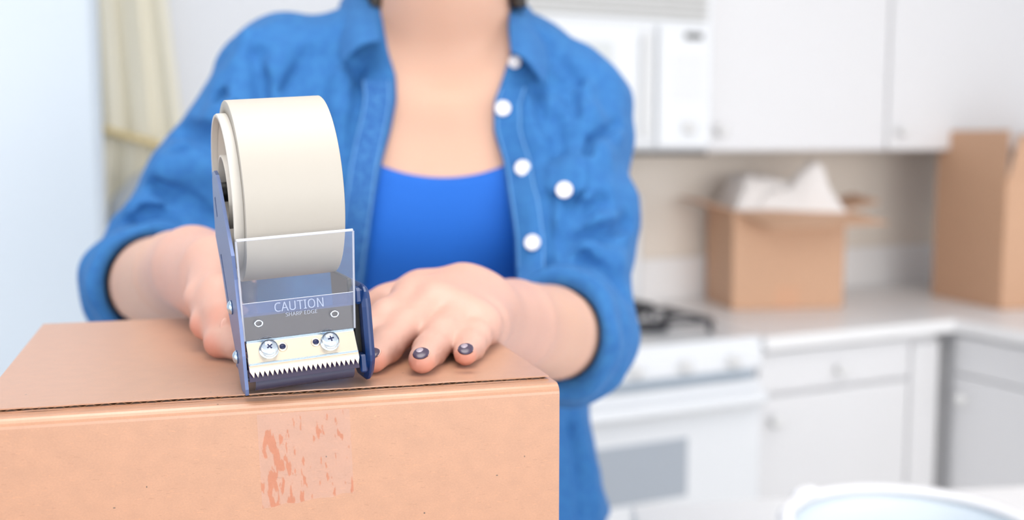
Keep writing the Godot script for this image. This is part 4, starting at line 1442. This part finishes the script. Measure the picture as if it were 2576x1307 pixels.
	for pass_ in 2:
		for b in bones:
			if (b[2] > 0) != (pass_ == 0): continue
			var a: Vector3 = b[0]
			var c: Vector3 = b[1]
			var na := s.slope(a)
			var nc := s.slope(c)
			if b[2] > 0:
				var r: float = b[2] * 0.0017
				s.bone(a - na * r * 0.4, c - nc * r * 0.4, r, r * 0.8, 0.012, 1)
			else:
				var q: float = absf(b[2]) * 0.0011
				s.bone(a, c, q, q * 0.85, 0.004, -1)
	var m := Mb.new()
	s.ylow = at(1100, 1400, 1.15).y
	s.net(Vector3(-0.46, 0.96, -1.38), Vector3(0.19, 1.56, -0.86), 0.0045, m)
	for i in m.v.size(): m.v[i] += sh
	var shirt := part("denim_shirt", m.done(), M.denim, P)
	tag(shirt, "open blue denim shirt with rolled sleeves and white buttons")
	s.all()
	# rolled cuffs: soft rings round the forearm
	for q in [[cl, dl, 0.0430, 0.0575, 1.0], [cr, drr, 0.0405, 0.0575, 2.0]]:
		var o: Vector3 = q[0]
		var ax: Vector3 = q[1]
		var x := ax.cross(Vector3.UP).normalized()
		var rows := []
		var ri: float = q[2]
		var ro: float = q[3]
		var prof := [Vector2(ri, -0.030), Vector2(ri, 0.0), Vector2(ri + 0.002, 0.006), Vector2((ri + ro) / 2, 0.0085), Vector2(ro - 0.002, 0.006), Vector2(ro, 0.0), Vector2(ro + 0.001, -0.012), Vector2(ro, -0.024), Vector2(ro + 0.0035, -0.028), Vector2(ro + 0.005, -0.036), Vector2(ro + 0.002, -0.046), Vector2(ro - 0.006, -0.052), Vector2(ri + 0.004, -0.05)]
		var yy := x.cross(ax)
		for pf in prof:
			var r := PackedVector3Array()
			for j in 72:
				var a := TAU * j / 72
				var w: float = 1.0 + 0.03 * sin(a * 3.0 + q[4]) + 0.02 * sin(a * 7.0 + pf.y * 90.0 + q[4] * 2.0)
				var sl: float = 0.006 * sin(a * 2.0 + q[4])
				r.append(o + ax * (pf.y + sl) + (x * cos(a) + yy * sin(a)) * pf.x * (w if pf.x > ri + 0.003 else 1.0) + sh)
			rows.append(r)
		var cm := Mb.new()
		cm.grid(rows, true, true)
		part("rolled_cuff", cm.done(), M.denim, shirt)
	# collar leaves
	var leaves := [
		[[at(1090, -40, 1.37), at(990, -50, 1.33), at(942, -10, 1.255), at(948, 40, 1.185), at(959, 105, 1.140)], [at(1090, 20, 1.40), at(930, 10, 1.38), at(868, -5, 1.30), at(852, 70, 1.205), at(866, 158, 1.140)]],
		[[at(1100, -40, 1.37), at(1230, -40, 1.34), at(1284, -5, 1.27), at(1281, 50, 1.195), at(1287, 132, 1.145)], [at(1100, 20, 1.40), at(1300, 30, 1.39), at(1352, 55, 1.30), at(1378, 118, 1.21), at(1369, 214, 1.142)]]]
	for l in leaves:
		var a := spline(l[0], 24)
		var b := spline(l[1], 24)
		var rows := []
		for k in 9:
			var f := k / 8.0
			var r := PackedVector3Array()
			for i in 24:
				var q: Vector3 = (a[i] as Vector3).lerp(b[i], f)
				q += (Vector3.UP * 0.5 + Vector3(0, 0, 1)) * 0.010 * sin(f * PI) + Vector3(0, 0, 0.004)
				r.append(q + sh)
			rows.append(r)
		part("collar_leaf", Mb.new().sheet(rows, 0.0028).done(), M.denim, shirt)
		var st := []
		for i in 24: st.append((b[i] as Vector3).lerp(a[i], 0.09) + Vector3(0, 0.001, 0.0065) + sh)
		part("stitching", Mb.new().tube(st, 0.0007, 5).done(), M.thread, shirt)
	# collar stand round the neck
	# front bands, laid on the shirt where one looks at it
	var onto := func(px: float, py: float, lift: float) -> Vector3:
		var p := s.meet(eye, at(px, py, 1.0))
		return p + s.slope(p) * lift
	var bandl := []
	for i in 27:
		var f := i / 26.0
		var yy := lerpf(205.0, 720.0, f)
		var xin := 0.0
		for k in le.size() - 1:
			if yy >= le[k][0] and yy <= le[k + 1][0]: xin = lerpf(le[k][1], le[k + 1][1], (yy - le[k][0]) / (le[k + 1][0] - le[k][0]))
		var r := PackedVector3Array()
		for j in 5: r.append(onto.call(xin - 9.0 - 64.0 * j / 4.0, yy, 0.002) + sh)
		bandl.append(r)
	part("front_band", Mb.new().sheet(bandl, 0.0026).done(), M.denim_worn, shirt)
	var bandr := []
	for i in 27:
		var f := i / 26.0
		var yy := lerpf(225.0, 735.0, f)
		var xin := 0.0
		for k in re.size() - 1:
			if yy >= re[k][0] and yy <= re[k + 1][0]: xin = lerpf(re[k][1], re[k + 1][1], (yy - re[k][0]) / (re[k + 1][0] - re[k][0]))
		var r := PackedVector3Array()
		for j in 5: r.append(onto.call(xin + 9.0 + 62.0 * j / 4.0, yy, 0.002) + sh)
		bandr.append(r)
	part("front_band", Mb.new().sheet(bandr, 0.0026).done(), M.denim, shirt)
	for bd in [bandl, bandr]:
		for e in [0.12, 3.88]:
			var st := []
			for i in 27: st.append((bd[i][int(e)] as Vector3).lerp(bd[i][int(e) + 1], e - int(e)) + Vector3(0, 0, 0.0016))
			part("stitching", Mb.new().tube(st, 0.0008, 5).done(), M.thread, shirt)
	# the chest pocket with its flap
	var pk := []
	for i in 12:
		var r := PackedVector3Array()
		for j in 10: r.append(onto.call(lerpf(1384, 1474, j / 9.0), lerpf(398, 475 + (25 - absf(j - 4.5) * 5), i / 11.0), 0.0022) + sh)
		pk.append(r)
	part("pocket_flap", Mb.new().sheet(pk, 0.0026).done(), M.denim, shirt)
	# buttons
	for q in [[1267, 277, 0.0072], [1321, 427, 0.0072], [1343, 615, 0.0070], [1421, 480, 0.0074], [1296, 160, 0.006]]:
		var p: Vector3 = onto.call(q[0], q[1], 0.0042)
		var nn := (s.slope(p) + Vector3(0, 0.1, 1.2)).normalized()
		var x := Vector3.UP.cross(nn).normalized()
		var xf := Transform3D(Basis(x, nn.cross(x), nn), p + sh)
		var r: float = q[2]
		part("button", Mb.new().lathe([Vector2(0.0002, 0), Vector2(r, 0), Vector2(r, 0.0016), Vector2(r - 0.0008, 0.0022), Vector2(r - 0.002, 0.0016), Vector2(0.0002, 0.0015)], xf * Transform3D(Basis(Vector3.RIGHT, PI / 2), Vector3.ZERO), 24).done(), M.button, shirt)
	# --- trousers and shoes, out of sight behind the box
	var j := Field.new()
	for sx in [-1.0, 1.0]:
		var hip := at(1108 + sx * 85, 1330, 1.29)
		var kn := Vector3(hip.x + sx * 0.02, 0.50, hip.z + 0.02)
		var an := Vector3(hip.x + sx * 0.02, 0.10, hip.z - 0.01)
		j.bone(hip, kn, 0.095, 0.065, 0.04)
		j.bone(kn, an, 0.065, 0.055, 0.02)
		var sf := Field.new()
		sf.bone(an + Vector3(0, -0.05, -0.02), an + Vector3(sx * 0.01, -0.062, 0.15), 0.042, 0.034, 0.02)
		sf.ylow = 0.001
		var sm := Mb.new()
		sf.net(an + Vector3(-0.1, -0.12, -0.12), an + Vector3(0.1, 0.05, 0.24), 0.008, sm)
		for i in sm.v.size(): sm.v[i] += sh
		part("shoe", sm.done(), M.shoe, P)
	j.bone(at(1025, 1310, 1.29), at(1195, 1310, 1.29), 0.10, 0.10, 0.05)
	j.ylow = 0.06
	var jm := Mb.new()
	j.net(Vector3(-0.30, 0.04, -1.42), Vector3(0.16, 1.10, -1.0), 0.01, jm)
	for i in jm.v.size(): jm.v[i] += sh
	part("jeans", jm.done(), M.jeans, P)
